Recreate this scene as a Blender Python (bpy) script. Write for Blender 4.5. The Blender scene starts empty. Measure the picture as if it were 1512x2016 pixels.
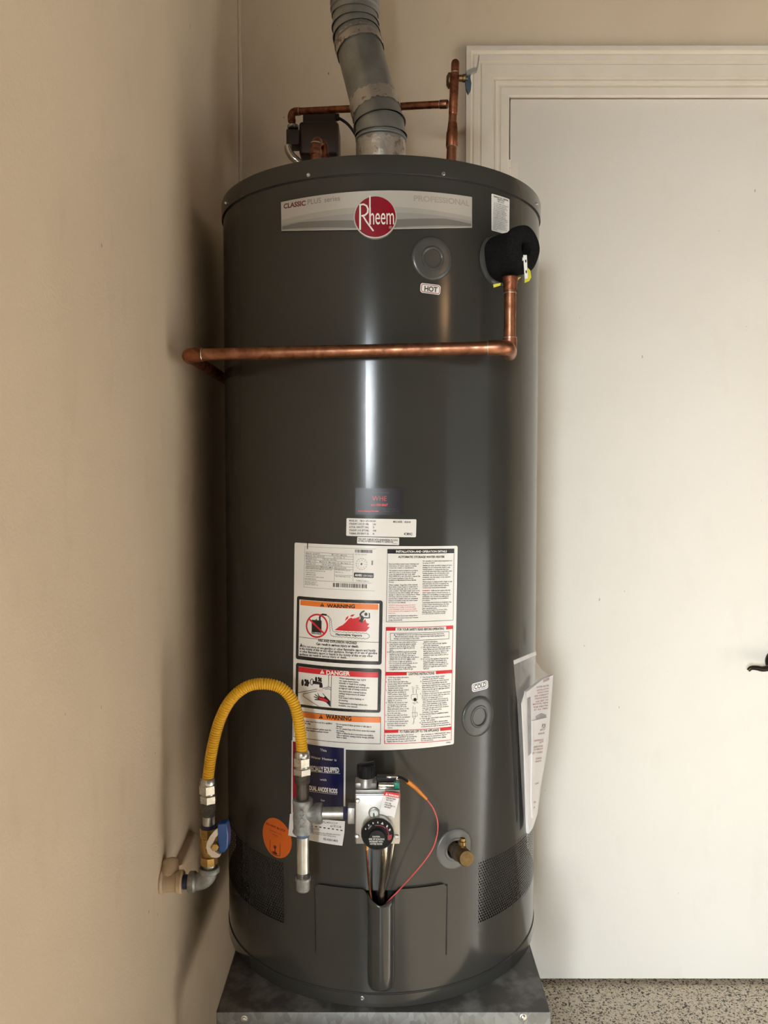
import bpy, bmesh, math, random
from mathutils import Vector, Matrix
from mathutils.geometry import tessellate_polygon

scene = bpy.context.scene
C = bpy.context.collection
PI = math.pi
random.seed(7)

# ------------------------------------------------------------------ camera
CAM = Vector((0.006, -1.827, 1.444))
PITCH = math.radians(2.65)
FPX = 1633.0                      # focal length in pixels of the 1512 x 2016 frame
cam_data = bpy.data.cameras.new('camera')
cam_data.sensor_fit = 'VERTICAL'
cam_data.sensor_height = 36.0
cam_data.lens = FPX / 2016.0 * 36.0
cam_data.clip_start = 0.02
cam = bpy.data.objects.new('camera', cam_data)
cam.location = CAM
cam.rotation_euler = (PI / 2 - PITCH, 0, 0)
C.objects.link(cam)
scene.camera = cam

# ------------------------------------------------------------------ colour management
vs = scene.view_settings
vs.view_transform = 'Standard'
vs.look = 'None'
vs.exposure = 0.17
vs.gamma = 1.0
vs.use_curve_mapping = False

# ------------------------------------------------------------------ sky and daylight
world = bpy.data.worlds.new('sky')
scene.world = world
world.use_nodes = True
bg = world.node_tree.nodes['Background']
bg.inputs['Color'].default_value = (0.95, 0.98, 1.0, 1)
bg.inputs['Strength'].default_value = 0.55

def light(name, kind, loc, direction, energy, color, size=None, size_y=None):
    d = bpy.data.lights.new(name, kind)
    d.energy = energy
    d.color = color
    if kind == 'AREA':
        d.shape = 'RECTANGLE'
        d.size, d.size_y = size, size_y
    o = bpy.data.objects.new(name, d)
    o.location = loc
    o.rotation_euler = Vector(direction).to_track_quat('-Z', 'Y').to_euler()
    C.objects.link(o)
    return o

# low sun on the driveway outside and, through the open garage door in the right wall, on the floor
sun = light('sun', 'SUN', (8, -4, 6), (-0.80, 0.08, -0.50), 21.0, (1.0, 0.985, 0.96))
sun.data.angle = math.radians(0.6)
# sky seen through the big opening (portal only helps sampling)
por = light('garage_opening_portal', 'AREA', (3.74, -2.35, 1.1), (-1, 0, 0), 1.0, (1, 1, 1), 3.1, 2.2)
por.data.cycles.is_portal = True
# bright open sky beyond the front doorway, above the horizon
light('front_sky', 'AREA', (-1.6, -9.0, 3.9), (0, 1, 0), 6600.0, (0.87, 0.945, 1.0), 5.0, 5.0)
# warm garage ceiling lamp, behind and right of the camera
lamp = light('garage_lamp', 'POINT', (1.75, -2.0, 2.2), (0, 0, -1), 7.5, (1.0, 0.57, 0.27))
lamp.data.shadow_soft_size = 0.09

# ------------------------------------------------------------------ helpers: projection
CP, SP = math.cos(PITCH), math.sin(PITCH)
R = 0.337                          # jacket radius
STAND = 0.457                      # top of the stand
WALL_Y = 0.458
WALL_X = -0.386

def ray(px, py):
    x = (px - 756.0) / FPX
    u = -(py - 1008.0) / FPX
    return Vector((x, CP + u * SP, -SP + u * CP))

def aty(px, py, y):                # point seen at a pixel on the plane y = const
    d = ray(px, py)
    return CAM + d * ((y - CAM.y) / d.y)

def atx(px, py, x):
    d = ray(px, py)
    return CAM + d * ((x - CAM.x) / d.x)

def atz(px, py, z):
    d = ray(px, py)
    return CAM + d * ((z - CAM.z) / d.z)

def onplane(px, py, p0, n):
    d = ray(px, py)
    return CAM + d * ((p0 - CAM).dot(n) / d.dot(n))

def ontank(px, py, r=R):           # (arc length, height) on the jacket
    d = ray(px, py)
    a = d.x ** 2 + d.y ** 2
    b = 2 * (CAM.x * d.x + CAM.y * d.y)
    c = CAM.x ** 2 + CAM.y ** 2 - r * r
    q = b * b - 4 * a * c
    t = (-b - math.sqrt(max(q, 0.0))) / (2 * a)
    p = CAM + d * t
    return math.atan2(p.x, -p.y) * R, p.z

def cyl(s, z, off=0.0):
    th = s / R
    return Vector(((R + off) * math.sin(th), -(R + off) * math.cos(th), z))

def Z(ox, oy, k):                  # reading frame of an enlarged crop
    return lambda x, y: (ox + x / k, oy + y / k)

# ------------------------------------------------------------------ helpers: meshes
ORG = {}
class MB:
    def __init__(self):
        self.v, self.f = [], []
    def add(self, vs_, fs_):
        n = len(self.v)
        self.v += [Vector(p) for p in vs_]
        self.f += [tuple(i + n for i in q) for q in fs_]
        return self
    def box(self, lo, hi):
        (a, b, c), (d, e, f) = lo, hi
        return self.add([(a, b, c), (d, b, c), (d, e, c), (a, e, c), (a, b, f), (d, b, f), (d, e, f), (a, e, f)],
                        [(0, 3, 2, 1), (4, 5, 6, 7), (0, 1, 5, 4), (1, 2, 6, 5), (2, 3, 7, 6), (3, 0, 4, 7)])
    def cbox(self, center, size, bev=0.002, rot=None, seg=2):
        bm = bmesh.new()
        bmesh.ops.create_cube(bm, size=1.0)
        bmesh.ops.scale(bm, vec=size, verts=bm.verts)
        if bev > 0:
            bmesh.ops.bevel(bm, geom=bm.edges[:], offset=bev, segments=seg, affect='EDGES', profile=0.5)
        if rot is not None:
            bmesh.ops.rotate(bm, matrix=rot, verts=bm.verts)
        bmesh.ops.translate(bm, vec=center, verts=bm.verts)
        bm.verts.index_update()
        self.add([v.co.copy() for v in bm.verts], [[v.index for v in f.verts] for f in bm.faces])
        bm.free()
        return self
    def lathe(self, org, axis, prof, seg=32, cap0=True, cap1=True, squash=None):
        a = Vector(axis).normalized()
        ref = Vector((0, 0, 1)) if abs(a.z) < 0.9 else Vector((1, 0, 0))
        e1 = a.cross(ref).normalized()
        e2 = a.cross(e1)
        org = Vector(org)
        vs_, fs_ = [], []
        for r, t in prof:
            for i in range(seg):
                w = 2 * PI * i / seg
                vs_.append(org + a * t + (e1 * math.cos(w) + e2 * math.sin(w)) * r)
        for j in range(len(prof) - 1):
            for i in range(seg):
                k = (i + 1) % seg
                fs_.append((j * seg + i, j * seg + k, (j + 1) * seg + k, (j + 1) * seg + i))
        if cap0:
            fs_.append(tuple(range(seg))[::-1])
        if cap1:
            fs_.append(tuple(range((len(prof) - 1) * seg, len(prof) * seg)))
        return self.add(vs_, fs_)
    def tube(self, pts, r, seg=16, caps=True):
        pts = [Vector(p) for p in pts]
        n = len(pts)
        rr = r if isinstance(r, (list, tuple)) else [r] * n
        tan = []
        for i in range(n):
            t = pts[min(i + 1, n - 1)] - pts[max(i - 1, 0)]
            tan.append(t.normalized())
        ref = Vector((0, 0, 1)) if abs(tan[0].z) < 0.9 else Vector((1, 0, 0))
        e1 = tan[0].cross(ref).normalized()
        vs_, fs_ = [], []
        for i in range(n):
            e1 = (e1 - tan[i] * e1.dot(tan[i])).normalized()
            e2 = tan[i].cross(e1)
            for k in range(seg):
                w = 2 * PI * k / seg
                vs_.append(pts[i] + (e1 * math.cos(w) + e2 * math.sin(w)) * rr[i])
        for j in range(n - 1):
            for i in range(seg):
                k = (i + 1) % seg
                fs_.append((j * seg + i, j * seg + k, (j + 1) * seg + k, (j + 1) * seg + i))
        if caps:
            fs_.append(tuple(range(seg))[::-1])
            fs_.append(tuple(range((n - 1) * seg, n * seg)))
        return self.add(vs_, fs_)
    def prism(self, poly, depth_vec):
        n = len(poly)
        poly = [Vector(p) for p in poly]
        d = Vector(depth_vec)
        tris = tessellate_polygon([poly])
        fs_ = [tuple(t) for t in tris] + [tuple(i + n for i in t)[::-1] for t in tris]
        fs_ += [(i, (i + 1) % n, (i + 1) % n + n, i + n) for i in range(n)]
        return self.add(poly + [p + d for p in poly], fs_)
    def build(self, name, mat, parent=None, sharp=38, recalc=True, **tags):
        org = ORG.get(parent.name, Vector()) if parent else Vector()
        me = bpy.data.meshes.new(name)
        me.from_pydata([tuple(p - org) for p in self.v], [], self.f)
        if recalc:
            bm = bmesh.new()
            bm.from_mesh(me)
            bmesh.ops.recalc_face_normals(bm, faces=bm.faces)
            bm.to_mesh(me)
            bm.free()
        me.shade_smooth()
        me.set_sharp_from_angle(angle=math.radians(sharp))
        me.materials.append(mat)
        o = bpy.data.objects.new(name, me)
        C.objects.link(o)
        if parent:
            o.parent = parent
            ORG[o.name] = org
        for k, val in tags.items():
            o[k] = val
        return o

def thing(name, label, category, loc=(0, 0, 0), group=None):
    o = bpy.data.objects.new(name, None)
    o.empty_display_size = 0.05
    o.location = loc
    C.objects.link(o)
    o['label'], o['category'] = label, category
    if group:
        o['group'] = group
    ORG[o.name] = Vector(loc)
    return o

def spline(pts, n=8):
    pts = [Vector(p) for p in pts]
    P = [pts[0] * 2 - pts[1]] + pts + [pts[-1] * 2 - pts[-2]]
    out = []
    for i in range(1, len(P) - 2):
        for k in range(n):
            t = k / n
            a, b, c, d = P[i - 1], P[i], P[i + 1], P[i + 2]
            out.append(0.5 * ((2 * b) + (c - a) * t + (2 * a - 5 * b + 4 * c - d) * t * t + (3 * b - a - 3 * c + d) * t ** 3))
    out.append(pts[-1])
    return out

def bend(a, corner, b, rad, n=7):  # straight - arc - straight path round a corner
    a, corner, b = Vector(a), Vector(corner), Vector(b)
    u, w = (a - corner).normalized(), (b - corner).normalized()
    p, q = corner + u * rad, corner + w * rad
    out = []
    for i in range(n + 1):
        t = i / n
        out.append(p * (1 - t) ** 2 + corner * (2 * t * (1 - t)) + q * t * t)
    return out

# ------------------------------------------------------------------ materials
def lin(c):
    return tuple(((x / 12.92) if x <= 0.04045 else ((x + 0.055) / 1.055) ** 2.4) for x in c)

def srgb(r, g, b):
    return lin((r / 255, g / 255, b / 255))

def mat(name, col, rough=0.5, metal=0.0, coat=0.0, spec=0.5, col2=None, nscale=20.0, namount=1.0, ndetail=4.0,
        bump=0.0, bscale=200.0, rvar=0.0, lo=0.35, hi=0.7, stretch=None, trans=0.0, alpha=1.0, ior=1.5, kind='NOISE', distort=0.0):
    m = bpy.data.materials.new(name)
    m.use_nodes = True
    nt = m.node_tree
    b = nt.nodes['Principled BSDF']
    b.inputs['Base Color'].default_value = (*col, 1)
    b.inputs['Roughness'].default_value = rough
    b.inputs['Metallic'].default_value = metal
    b.inputs['Coat Weight'].default_value = coat
    b.inputs['Coat Roughness'].default_value = 0.06
    b.inputs['Specular IOR Level'].default_value = spec
    b.inputs['Transmission Weight'].default_value = trans
    b.inputs['Alpha'].default_value = alpha
    b.inputs['IOR'].default_value = ior
    tc = nt.nodes.new('ShaderNodeTexCoord')
    src = tc.outputs['Object']
    if stretch:
        mp = nt.nodes.new('ShaderNodeMapping')
        mp.inputs['Scale'].default_value = stretch
        nt.links.new(src, mp.inputs['Vector'])
        src = mp.outputs['Vector']
    if col2 or rvar:
        if kind == 'VORONOI':
            n = nt.nodes.new('ShaderNodeTexVoronoi')
            n.inputs['Scale'].default_value = nscale
            sep = nt.nodes.new('ShaderNodeSeparateColor')
            nt.links.new(n.outputs['Color'], sep.inputs['Color'])
            fac = sep.outputs['Red']
        else:
            n = nt.nodes.new('ShaderNodeTexNoise')
            n.inputs['Scale'].default_value = nscale
            n.inputs['Detail'].default_value = ndetail
            n.inputs['Roughness'].default_value = 0.6
            n.inputs['Distortion'].default_value = distort
            fac = n.outputs['Fac']
        nt.links.new(src, n.inputs['Vector'])
        mr = nt.nodes.new('ShaderNodeMapRange')
        mr.inputs['From Min'].default_value = lo
        mr.inputs['From Max'].default_value = hi
        mr.inputs['To Max'].default_value = namount
        nt.links.new(fac, mr.inputs['Value'])
        if col2:
            mx = nt.nodes.new('ShaderNodeMix')
            mx.data_type = 'RGBA'
            mx.inputs['A'].default_value = (*col, 1)
            mx.inputs['B'].default_value = (*col2, 1)
            nt.links.new(mr.outputs['Result'], mx.inputs['Factor'])
            nt.links.new(mx.outputs['Result'], b.inputs['Base Color'])
        if rvar:
            r2 = nt.nodes.new('ShaderNodeMapRange')
            r2.inputs['To Min'].default_value = rough
            r2.inputs['To Max'].default_value = rough + rvar
            nt.links.new(mr.outputs['Result'], r2.inputs['Value'])
            nt.links.new(r2.outputs['Result'], b.inputs['Roughness'])
    if bump:
        n2 = nt.nodes.new('ShaderNodeTexNoise')
        n2.inputs['Scale'].default_value = bscale
        n2.inputs['Detail'].default_value = 3.0
        nt.links.new(src, n2.inputs['Vector'])
        bp = nt.nodes.new('ShaderNodeBump')
        bp.inputs['Strength'].default_value = bump
        bp.inputs['Distance'].default_value = 0.002
        nt.links.new(n2.outputs['Fac'], bp.inputs['Height'])
        nt.links.new(bp.outputs['Normal'], b.inputs['Normal'])
    return m

def wall_mat(name, col, dirt, fleck, th=0.768):
    # painted plaster: soft tonal drift, scuffs, small dark nicks, orange-peel relief
    m = mat(name, col, rough=0.62, spec=0.35, bump=0.22, bscale=260)
    nt = m.node_tree
    b = nt.nodes['Principled BSDF']
    tc = nt.nodes.new('ShaderNodeTexCoord')
    def noise(scale, lo, hi, amt, detail=4, st=None):
        src = tc.outputs['Object']
        if st:
            mp = nt.nodes.new('ShaderNodeMapping')
            mp.inputs['Scale'].default_value = st
            nt.links.new(src, mp.inputs['Vector'])
            src = mp.outputs['Vector']
        n = nt.nodes.new('ShaderNodeTexNoise')
        n.inputs['Scale'].default_value = scale
        n.inputs['Detail'].default_value = detail
        nt.links.new(src, n.inputs['Vector'])
        r = nt.nodes.new('ShaderNodeMapRange')
        r.inputs['From Min'].default_value = lo
        r.inputs['From Max'].default_value = hi
        r.inputs['To Max'].default_value = amt
        nt.links.new(n.outputs['Fac'], r.inputs['Value'])
        return r.outputs['Result']
    cur = None
    for fac, cc in ((noise(3.0, 0.35, 0.75, 0.30), dirt), (noise(14, 0.60, 0.80, 0.35, 5, (1, 1, 0.45)), dirt),
                    (noise(60, th, th + 0.03, 0.75, 2, (1, 1, 0.6)), fleck)):
        mx = nt.nodes.new('ShaderNodeMix')
        mx.data_type = 'RGBA'
        mx.inputs['A'].default_value = (*col, 1)
        mx.inputs['B'].default_value = (*cc, 1)
        nt.links.new(fac, mx.inputs['Factor'])
        if cur is not None:
            nt.links.new(cur, mx.inputs['A'])
        cur = mx.outputs['Result']
    nt.links.new(cur, b.inputs['Base Color'])
    return m

def floor_mat():
    # epoxy floor with scattered paint flakes
    m = mat('flake_floor', (0.53, 0.44, 0.32), rough=0.38)
    nt = m.node_tree
    b = nt.nodes['Principled BSDF']
    tc = nt.nodes.new('ShaderNodeTexCoord')
    cur = None
    for scale, lo, hi, cc in ((260, 0.0, 0.30, (0.20, 0.15, 0.10)), (330, 0.0, 0.20, (0.62, 0.54, 0.42)), (210, 0.0, 0.12, (0.03, 0.027, 0.024))):
        v = nt.nodes.new('ShaderNodeTexVoronoi')
        v.inputs['Scale'].default_value = scale
        nt.links.new(tc.outputs['Object'], v.inputs['Vector'])
        s = nt.nodes.new('ShaderNodeSeparateColor')
        nt.links.new(v.outputs['Color'], s.inputs['Color'])
        r = nt.nodes.new('ShaderNodeMath')
        r.operation = 'LESS_THAN'
        r.inputs[1].default_value = hi
        nt.links.new(s.outputs['Red'], r.inputs[0])
        mx = nt.nodes.new('ShaderNodeMix')
        mx.data_type = 'RGBA'
        mx.inputs['A'].default_value = (0.53, 0.44, 0.32, 1)
        mx.inputs['B'].default_value = (*cc, 1)
        nt.links.new(r.outputs[0], mx.inputs['Factor'])
        if cur is not None:
            nt.links.new(cur, mx.inputs['A'])
        cur = mx.outputs['Result']
    nt.links.new(cur, b.inputs['Base Color'])
    return m

M = {}
M['wall'] = wall_mat('beige_wall_paint', (0.67, 0.562, 0.425), (0.50, 0.405, 0.285), (0.16, 0.115, 0.075))
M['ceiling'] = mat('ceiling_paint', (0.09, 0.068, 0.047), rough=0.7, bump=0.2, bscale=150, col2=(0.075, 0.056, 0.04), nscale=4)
M['door'] = wall_mat('white_door_paint', (0.76, 0.72, 0.64), (0.675, 0.62, 0.53), (0.35, 0.29, 0.22), 0.79)
M['trim'] = mat('white_trim_paint', (0.715, 0.66, 0.56), rough=0.42, col2=(0.665, 0.61, 0.51), nscale=9, bump=0.05, bscale=90)
M['floor'] = floor_mat()
M['tank'] = mat('grey_enamel', (0.0410, 0.0402, 0.0355), rough=0.17, spec=0.36, col2=(0.037, 0.0363, 0.032), nscale=5, bump=0.02, bscale=90)
M['dark'] = mat('dark_inside', (0.006, 0.006, 0.006), rough=0.8, col2=(0.012, 0.011, 0.010), nscale=30)
M['galv'] = mat('galvanised_sheet', (0.16, 0.165, 0.16), rough=0.45, metal=0.6, col2=(0.26, 0.27, 0.26), nscale=95, kind='VORONOI', lo=0.0, hi=1.0, stretch=(1, 1, 0.6), rvar=0.15, bump=0.03, bscale=60)
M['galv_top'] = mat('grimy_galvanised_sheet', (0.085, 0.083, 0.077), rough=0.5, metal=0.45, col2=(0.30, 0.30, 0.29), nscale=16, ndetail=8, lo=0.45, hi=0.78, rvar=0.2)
M['screw'] = mat('zinc_screw', (0.62, 0.62, 0.60), rough=0.28, metal=1.0, col2=(0.45, 0.45, 0.43), nscale=150)
M['copper'] = mat('weathered_copper', (0.40, 0.185, 0.105), rough=0.33, metal=1.0, col2=(0.19, 0.075, 0.04), nscale=38, lo=0.38, hi=0.68, ndetail=6, rvar=0.22, distort=0.6)
M['copper_dark'] = mat('dark_copper', (0.38, 0.145, 0.075), rough=0.38, metal=1.0, col2=(0.13, 0.05, 0.03), nscale=45, lo=0.38, hi=0.66, ndetail=6, rvar=0.2, distort=0.6)
M['solder'] = mat('solder', (0.72, 0.68, 0.62), rough=0.3, metal=1.0, col2=(0.45, 0.40, 0.36), nscale=120)
M['vent'] = mat('galvanised_vent', (0.30, 0.31, 0.29), rough=0.40, metal=0.80, col2=(0.44, 0.45, 0.43), nscale=13, ndetail=7, lo=0.35, hi=0.7, rvar=0.16)
M['foil'] = mat('aluminium_foil_tape', (0.60, 0.56, 0.50), rough=0.34, metal=0.75, col2=(0.30, 0.20, 0.15), nscale=60, ndetail=6, lo=0.56, hi=0.66, bump=0.9, bscale=70)
# ================================================================== the setting
CEIL = 3.0
XR, YF, XL2 = 3.7, -4.2, -2.6      # right wall, front wall, far-left wall

def struct(name, mb, m, **k):
    return mb.build(name, m, kind='structure', **k)

struct('floor', MB().box((XL2 - 0.2, YF - 0.2, -0.1), (XR + 0.2, WALL_Y + 0.3, 0.0)), M['floor'])
M['ground'] = mat('driveway_concrete', (0.62, 0.61, 0.58), rough=0.85, col2=(0.56, 0.55, 0.52), nscale=6, bump=0.2, bscale=80)
struct('ground', MB().box((-14, -22, -0.25), (18, 8, -0.1)), M['ground'])
struct('ceiling', MB().box((XL2 - 0.2, YF - 0.2, CEIL), (XR + 0.2, WALL_Y + 0.3, CEIL + 0.1)), M['ceiling'])
# door opening in the back wall
DX0 = aty(1003, 300, WALL_Y).x
DX1 = DX0 + 0.815
DTOP = aty(1200, 194, WALL_Y).z
w = MB()
w.box((WALL_X - 0.12, WALL_Y, 0), (DX0 - 0.012, WALL_Y + 0.12, CEIL))
w.box((DX1 + 0.012, WALL_Y, 0), (XR + 0.1, WALL_Y + 0.12, CEIL))
w.box((DX0 - 0.012, WALL_Y, DTOP + 0.012), (DX1 + 0.012, WALL_Y + 0.12, CEIL))
w.box((DX0 - 0.012, WALL_Y + 0.07, 0), (DX1 + 0.012, WALL_Y + 0.12, DTOP + 0.012))
struct('wall_back', w, M['wall'])
w = MB()
w.box((WALL_X - 0.12, -2.35, 0), (WALL_X, WALL_Y, CEIL))
w.box((XL2, -2.35, 0), (WALL_X - 0.12, -2.23, CEIL))
struct('wall_left', w, M['wall'])
M['bare'] = mat('bare_garage_wall', (0.13, 0.105, 0.078), rough=0.8, col2=(0.10, 0.08, 0.06), nscale=3, bump=0.2, bscale=60)
struct('wall_far_left', MB().box((XL2 - 0.12, YF, 0), (XL2, -2.23, CEIL)), M['bare'])
w = MB()
w.box((XR, -0.8, 0), (XR + 0.12, WALL_Y, CEIL))
w.box((XR, YF, 0), (XR + 0.12, -3.9, CEIL))
w.box((XR, -3.9, 2.2), (XR + 0.12, -0.8, CEIL))
struct('wall_right', w, M['bare'])
w = MB()
w.box((XL2, YF - 0.12, 0), (-1.53, YF, CEIL))
w.box((-0.43, YF - 0.12, 0), (XR, YF, CEIL))
w.box((-1.53, YF - 0.12, 2.20), (-0.43, YF, CEIL))
struct('wall_front', w, M['bare'])
# caulked corner bead
pz = []
pts = [Vector((WALL_X + 0.0035 + 0.0012 * math.sin(k * 1.7), WALL_Y - 0.0035, CEIL * k / 24)) for k in range(25)]
struct('trim_4', MB().tube(pts, [0.006 + 0.0012 * math.sin(k * 2.3) for k in range(25)], 8), M['wall'])

# moulded door casing, swept profile (distance from outer edge, height off the wall)
CO = aty(917.5, 200, WALL_Y - 0.02).x
CT = aty(1200, 92, WALL_Y - 0.02).z
CW = DX0 - 0.0025 - CO
CWV = CT - DTOP - 0.0005
prof = [(0.0, 0.0), (0.0, 0.026), (0.10, 0.027), (0.125, 0.022), (0.15, 0.0195), (0.18, 0.0215), (0.29, 0.0205), (0.31, 0.0150), (0.34, 0.0145),
        (0.36, 0.0180), (0.61, 0.0165), (0.63, 0.0100), (0.65, 0.0105), (0.68, 0.0140), (0.73, 0.0130), (0.75, 0.0080), (0.775, 0.0085),
        (0.81, 0.0115), (0.97, 0.0105), (1.0, 0.0080), (1.0, 0.0)]
CR = DX1 + 0.0025 + CW              # outer edge on the right
def casing(paths):
    mb = MB()
    rows = []
    for d, h in prof:
        rows.append([Vector((p[0] + p[2] * d * CW, WALL_Y - h, p[1] + p[3] * d * CWV)) for p in paths])
    n = len(prof)
    vs_ = [p for row in rows for p in row]
    fs_ = [(i * 2, i * 2 + 1, (i + 1) * 2 + 1, (i + 1) * 2) for i in range(n - 1)]
    fs_ += [tuple(range(0, 2 * n, 2)), tuple(range(1, 2 * n, 2))[::-1]]
    return mb.add(vs_, fs_)
struct('trim_1', casing([(CO, CT, 1, -1), (CR, CT, -1, -1)]), M['trim'], sharp=30)
struct('trim_2', casing([(CO, 0.0, 1, 0), (CO, CT, 1, -1)]), M['trim'], sharp=30)
struct('trim_3', casing([(CR, CT, -1, -1), (CR, 0.0, -1, 0)]), M['trim'], sharp=30)

# flush door with one hinge in view and a dark lever handle
door = struct('door_1', MB().cbox(((DX0 + DX1) / 2, WALL_Y + 0.022, (0.014 + DTOP) / 2), (DX1 - DX0 - 0.004, 0.040, DTOP - 0.014), 0.0015), M['door'])
ORG[door.name] = Vector()
hz = aty(1003, 330, WALL_Y).z
h = MB()
for k in range(5):
    h.lathe((DX0 - 0.002, WALL_Y - 0.002, hz - 0.075 + k * 0.018), (0, 0, 1), [(0.0055, 0.0005), (0.006, 0.001), (0.006, 0.017), (0.0055, 0.0175)], 12)
h.lathe((DX0 - 0.002, WALL_Y - 0.002, hz + 0.015), (0, 0, 1), [(0.005, 0), (0.0065, 0.002), (0.004, 0.005)], 12)
h.cbox((DX0 + 0.012, WALL_Y + 0.0012, hz - 0.03), (0.022, 0.003, 0.09), 0.0008)
h.build('hinge', M['trim'], door)
M['bronze'] = mat('dark_bronze', (0.030, 0.024, 0.020), rough=0.34, metal=0.8, col2=(0.055, 0.042, 0.032), nscale=40)
lv = aty(1540, 1306, WALL_Y - 0.03)
hd = MB().lathe((lv.x, WALL_Y + 0.002, lv.z), (0, -1, 0), [(0.033, 0), (0.033, 0.006), (0.029, 0.011), (0.015, 0.014), (0.0115, 0.018), (0.0115, 0.045), (0.014, 0.047), (0.014, 0.058), (0.010, 0.061)], 28)
hd_o = hd.build('lever_rose', M['bronze'], door)
lp = [aty(px, py, WALL_Y - y) for px, py, y in ((1538, 1308, 0.052), (1518, 1314, 0.052), (1502, 1317, 0.053), (1490, 1315, 0.055), (1479, 1315, 0.056), (1473, 1320, 0.056))]
lp = spline(lp, 5)
nl = len(lp)
MB().tube(lp, [0.0095 - 0.0045 * (i / (nl - 1)) for i in range(nl)], 12).build('lever', M['bronze'], hd_o)
# ================================================================== stand
xl, xr = -0.300, 0.310
yf, yb = -0.348, 0.262
st = thing('heater_stand', 'galvanised steel stand with folded lip under the grey water heater', 'stand', (0.005, -0.04, 0))
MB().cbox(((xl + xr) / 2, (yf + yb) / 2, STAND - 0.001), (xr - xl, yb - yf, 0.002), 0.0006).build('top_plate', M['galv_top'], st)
lip = MB()
lip.cbox(((xl + xr) / 2, yf - 0.001, STAND - 0.0155), (xr - xl, 0.002, 0.031), 0.0007)
lip.cbox((xl - 0.001, (yf + yb) / 2, STAND - 0.0155), (0.002, yb - yf, 0.031), 0.0007)
lip.cbox((xr + 0.001, (yf + yb) / 2, STAND - 0.0155), (0.002, yb - yf, 0.031), 0.0007)
lip.cbox(((xl + xr) / 2, yb + 0.001, STAND - 0.0155), (xr - xl, 0.002, 0.031), 0.0007)
lip.build('lip', M['galv'], st)
for sx, sy in ((-1, -1), (1, -1), (-1, 1), (1, 1)):
    cx = (xl + 0.038) if sx < 0 else (xr - 0.038)
    cy = (yf + 0.003) if sy < 0 else (yb - 0.003)
    lg = MB()
    lg.box((cx - 0.018, cy - 0.001, 0), (cx + 0.018, cy + 0.001, STAND - 0.002))
    ex = cx + sx * 0.018
    lg.box((ex - 0.001, min(cy, cy - sy * 0.036), 0), (ex + 0.001, max(cy, cy - sy * 0.036), STAND - 0.002))
    lg.build('leg', M['galv'], st)

def screw(mbname, p, n, r, parent, m=None, hexa=True):
    n = Vector(n).normalized()
    p = Vector(p)
    mb = MB()
    mb.lathe(p, n, [(r * 1.25, -0.001), (r * 1.25, 0.0006), (r * 0.95, 0.001)], 16)
    mb.lathe(p, n, [(r * 0.82, 0.0008), (r * 0.82, 0.0030), (r * 0.6, 0.0038)], 6 if hexa else 14)
    return mb.build(mbname, m or M['screw'], parent)

for px, py in ((481, 2006), (1030, 1996)):
    p = aty(px, py, yf - 0.002)
    screw('screw', (p.x, yf - 0.002, min(p.z, STAND - 0.0085)), (0, -1, 0), 0.0052, st, hexa=False)

# ================================================================== water heater
wh = thing('water_heater', 'tall dark grey cylindrical gas water heater with white instruction labels on a metal stand', 'water heater', (0, 0, STAND))
Z_TOP = 2.006
Z_CAPB = aty(756, 341, -R - 0.003).z
Z_SEAM = aty(756, 1956, -R).z
Z_BOT = STAND

# vent screens: (left arc, right arc, bottom, top)
s0, z1 = ontank(567, 1690)
_, z2 = ontank(565, 1826)
s1, z3 = ontank(934, 1700)
_, z4 = ontank(935, 1826)
SC_T, SC_B = (z1 + z3) / 2, (z2 + z4) / 2
SL = (-R * math.radians(97), s0, SC_B, SC_T)
SR = (s1, R * math.radians(97), SC_B, SC_T)
# outer access door
da, zt1 = ontank(623, 1738)
db, zt2 = ontank(877, 1736)
D_T = (zt1 + zt2) / 2
_, D_B = ontank(624, 1876)
ca, _ = ontank(724, 1760, R + 0.012)
cb, _ = ontank(777, 1760, R + 0.012)
CC = (ca + cb) / 2
CRAD = (cb - ca) / 2 * 1.04
_, C_T = ontank(750, 1783, R + 0.022)
_, C_B = ontank(752, 1952, R + 0.012)
print('screens', SL, SR, 'door', da, db, D_T, D_B, 'chan', ca, cb, C_T, C_B, 'seams', Z_CAPB, Z_SEAM)

# jacket sheet with real cut-outs behind the screens and the burner opening
HOLES = [(SL[0], SL[1] - 0.010, SL[2] + 0.006, SL[3] - 0.006), (SR[0] + 0.010, SR[1], SR[2] + 0.006, SR[3] - 0.006),
         (ca - 0.004, cb + 0.004, C_T - 0.06, D_T - 0.004)]
sD, zD = ontank(895, 1671)
HOLES.append((sD - 0.0155, sD + 0.0155, zD - 0.0155, zD + 0.0155))
ss = sorted(set([round(-PI * R + 2 * PI * R * i / 160, 6) for i in range(160)] + [round(v, 6) for h in HOLES for v in h[:2]]))
zs = sorted(set([Z_SEAM - 0.008, Z_CAPB + 0.012] + [v for h in HOLES for v in h[2:]] + [STAND + 0.1 * k for k in range(2, 15)]))
jk = MB()
nS = len(ss)
jk.v = [cyl(s, z) for z in zs for s in ss]
for j in range(len(zs) - 1):
    for i in range(nS):
        sa, sb = ss[i], ss[(i + 1) % nS]
        sm = (sa + sb) / 2 if i < nS - 1 else PI * R
        zm = (zs[j] + zs[j + 1]) / 2
        if any(h[0] < sm < h[1] and h[2] < zm < h[3] for h in HOLES):
            continue
        jk.f.append((j * nS + i, j * nS + (i + 1) % nS, (j + 1) * nS + (i + 1) % nS, (j + 1) * nS + i))
jacket = jk.build('jacket', M['tank'], wh, recalc=False)
MB().lathe((0, 0, 0), (0, 0, 1), [(R - 0.03, STAND + 0.004), (R - 0.03, Z_CAPB)], 96).build('inner_shell', M['dark'], wh)
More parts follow.
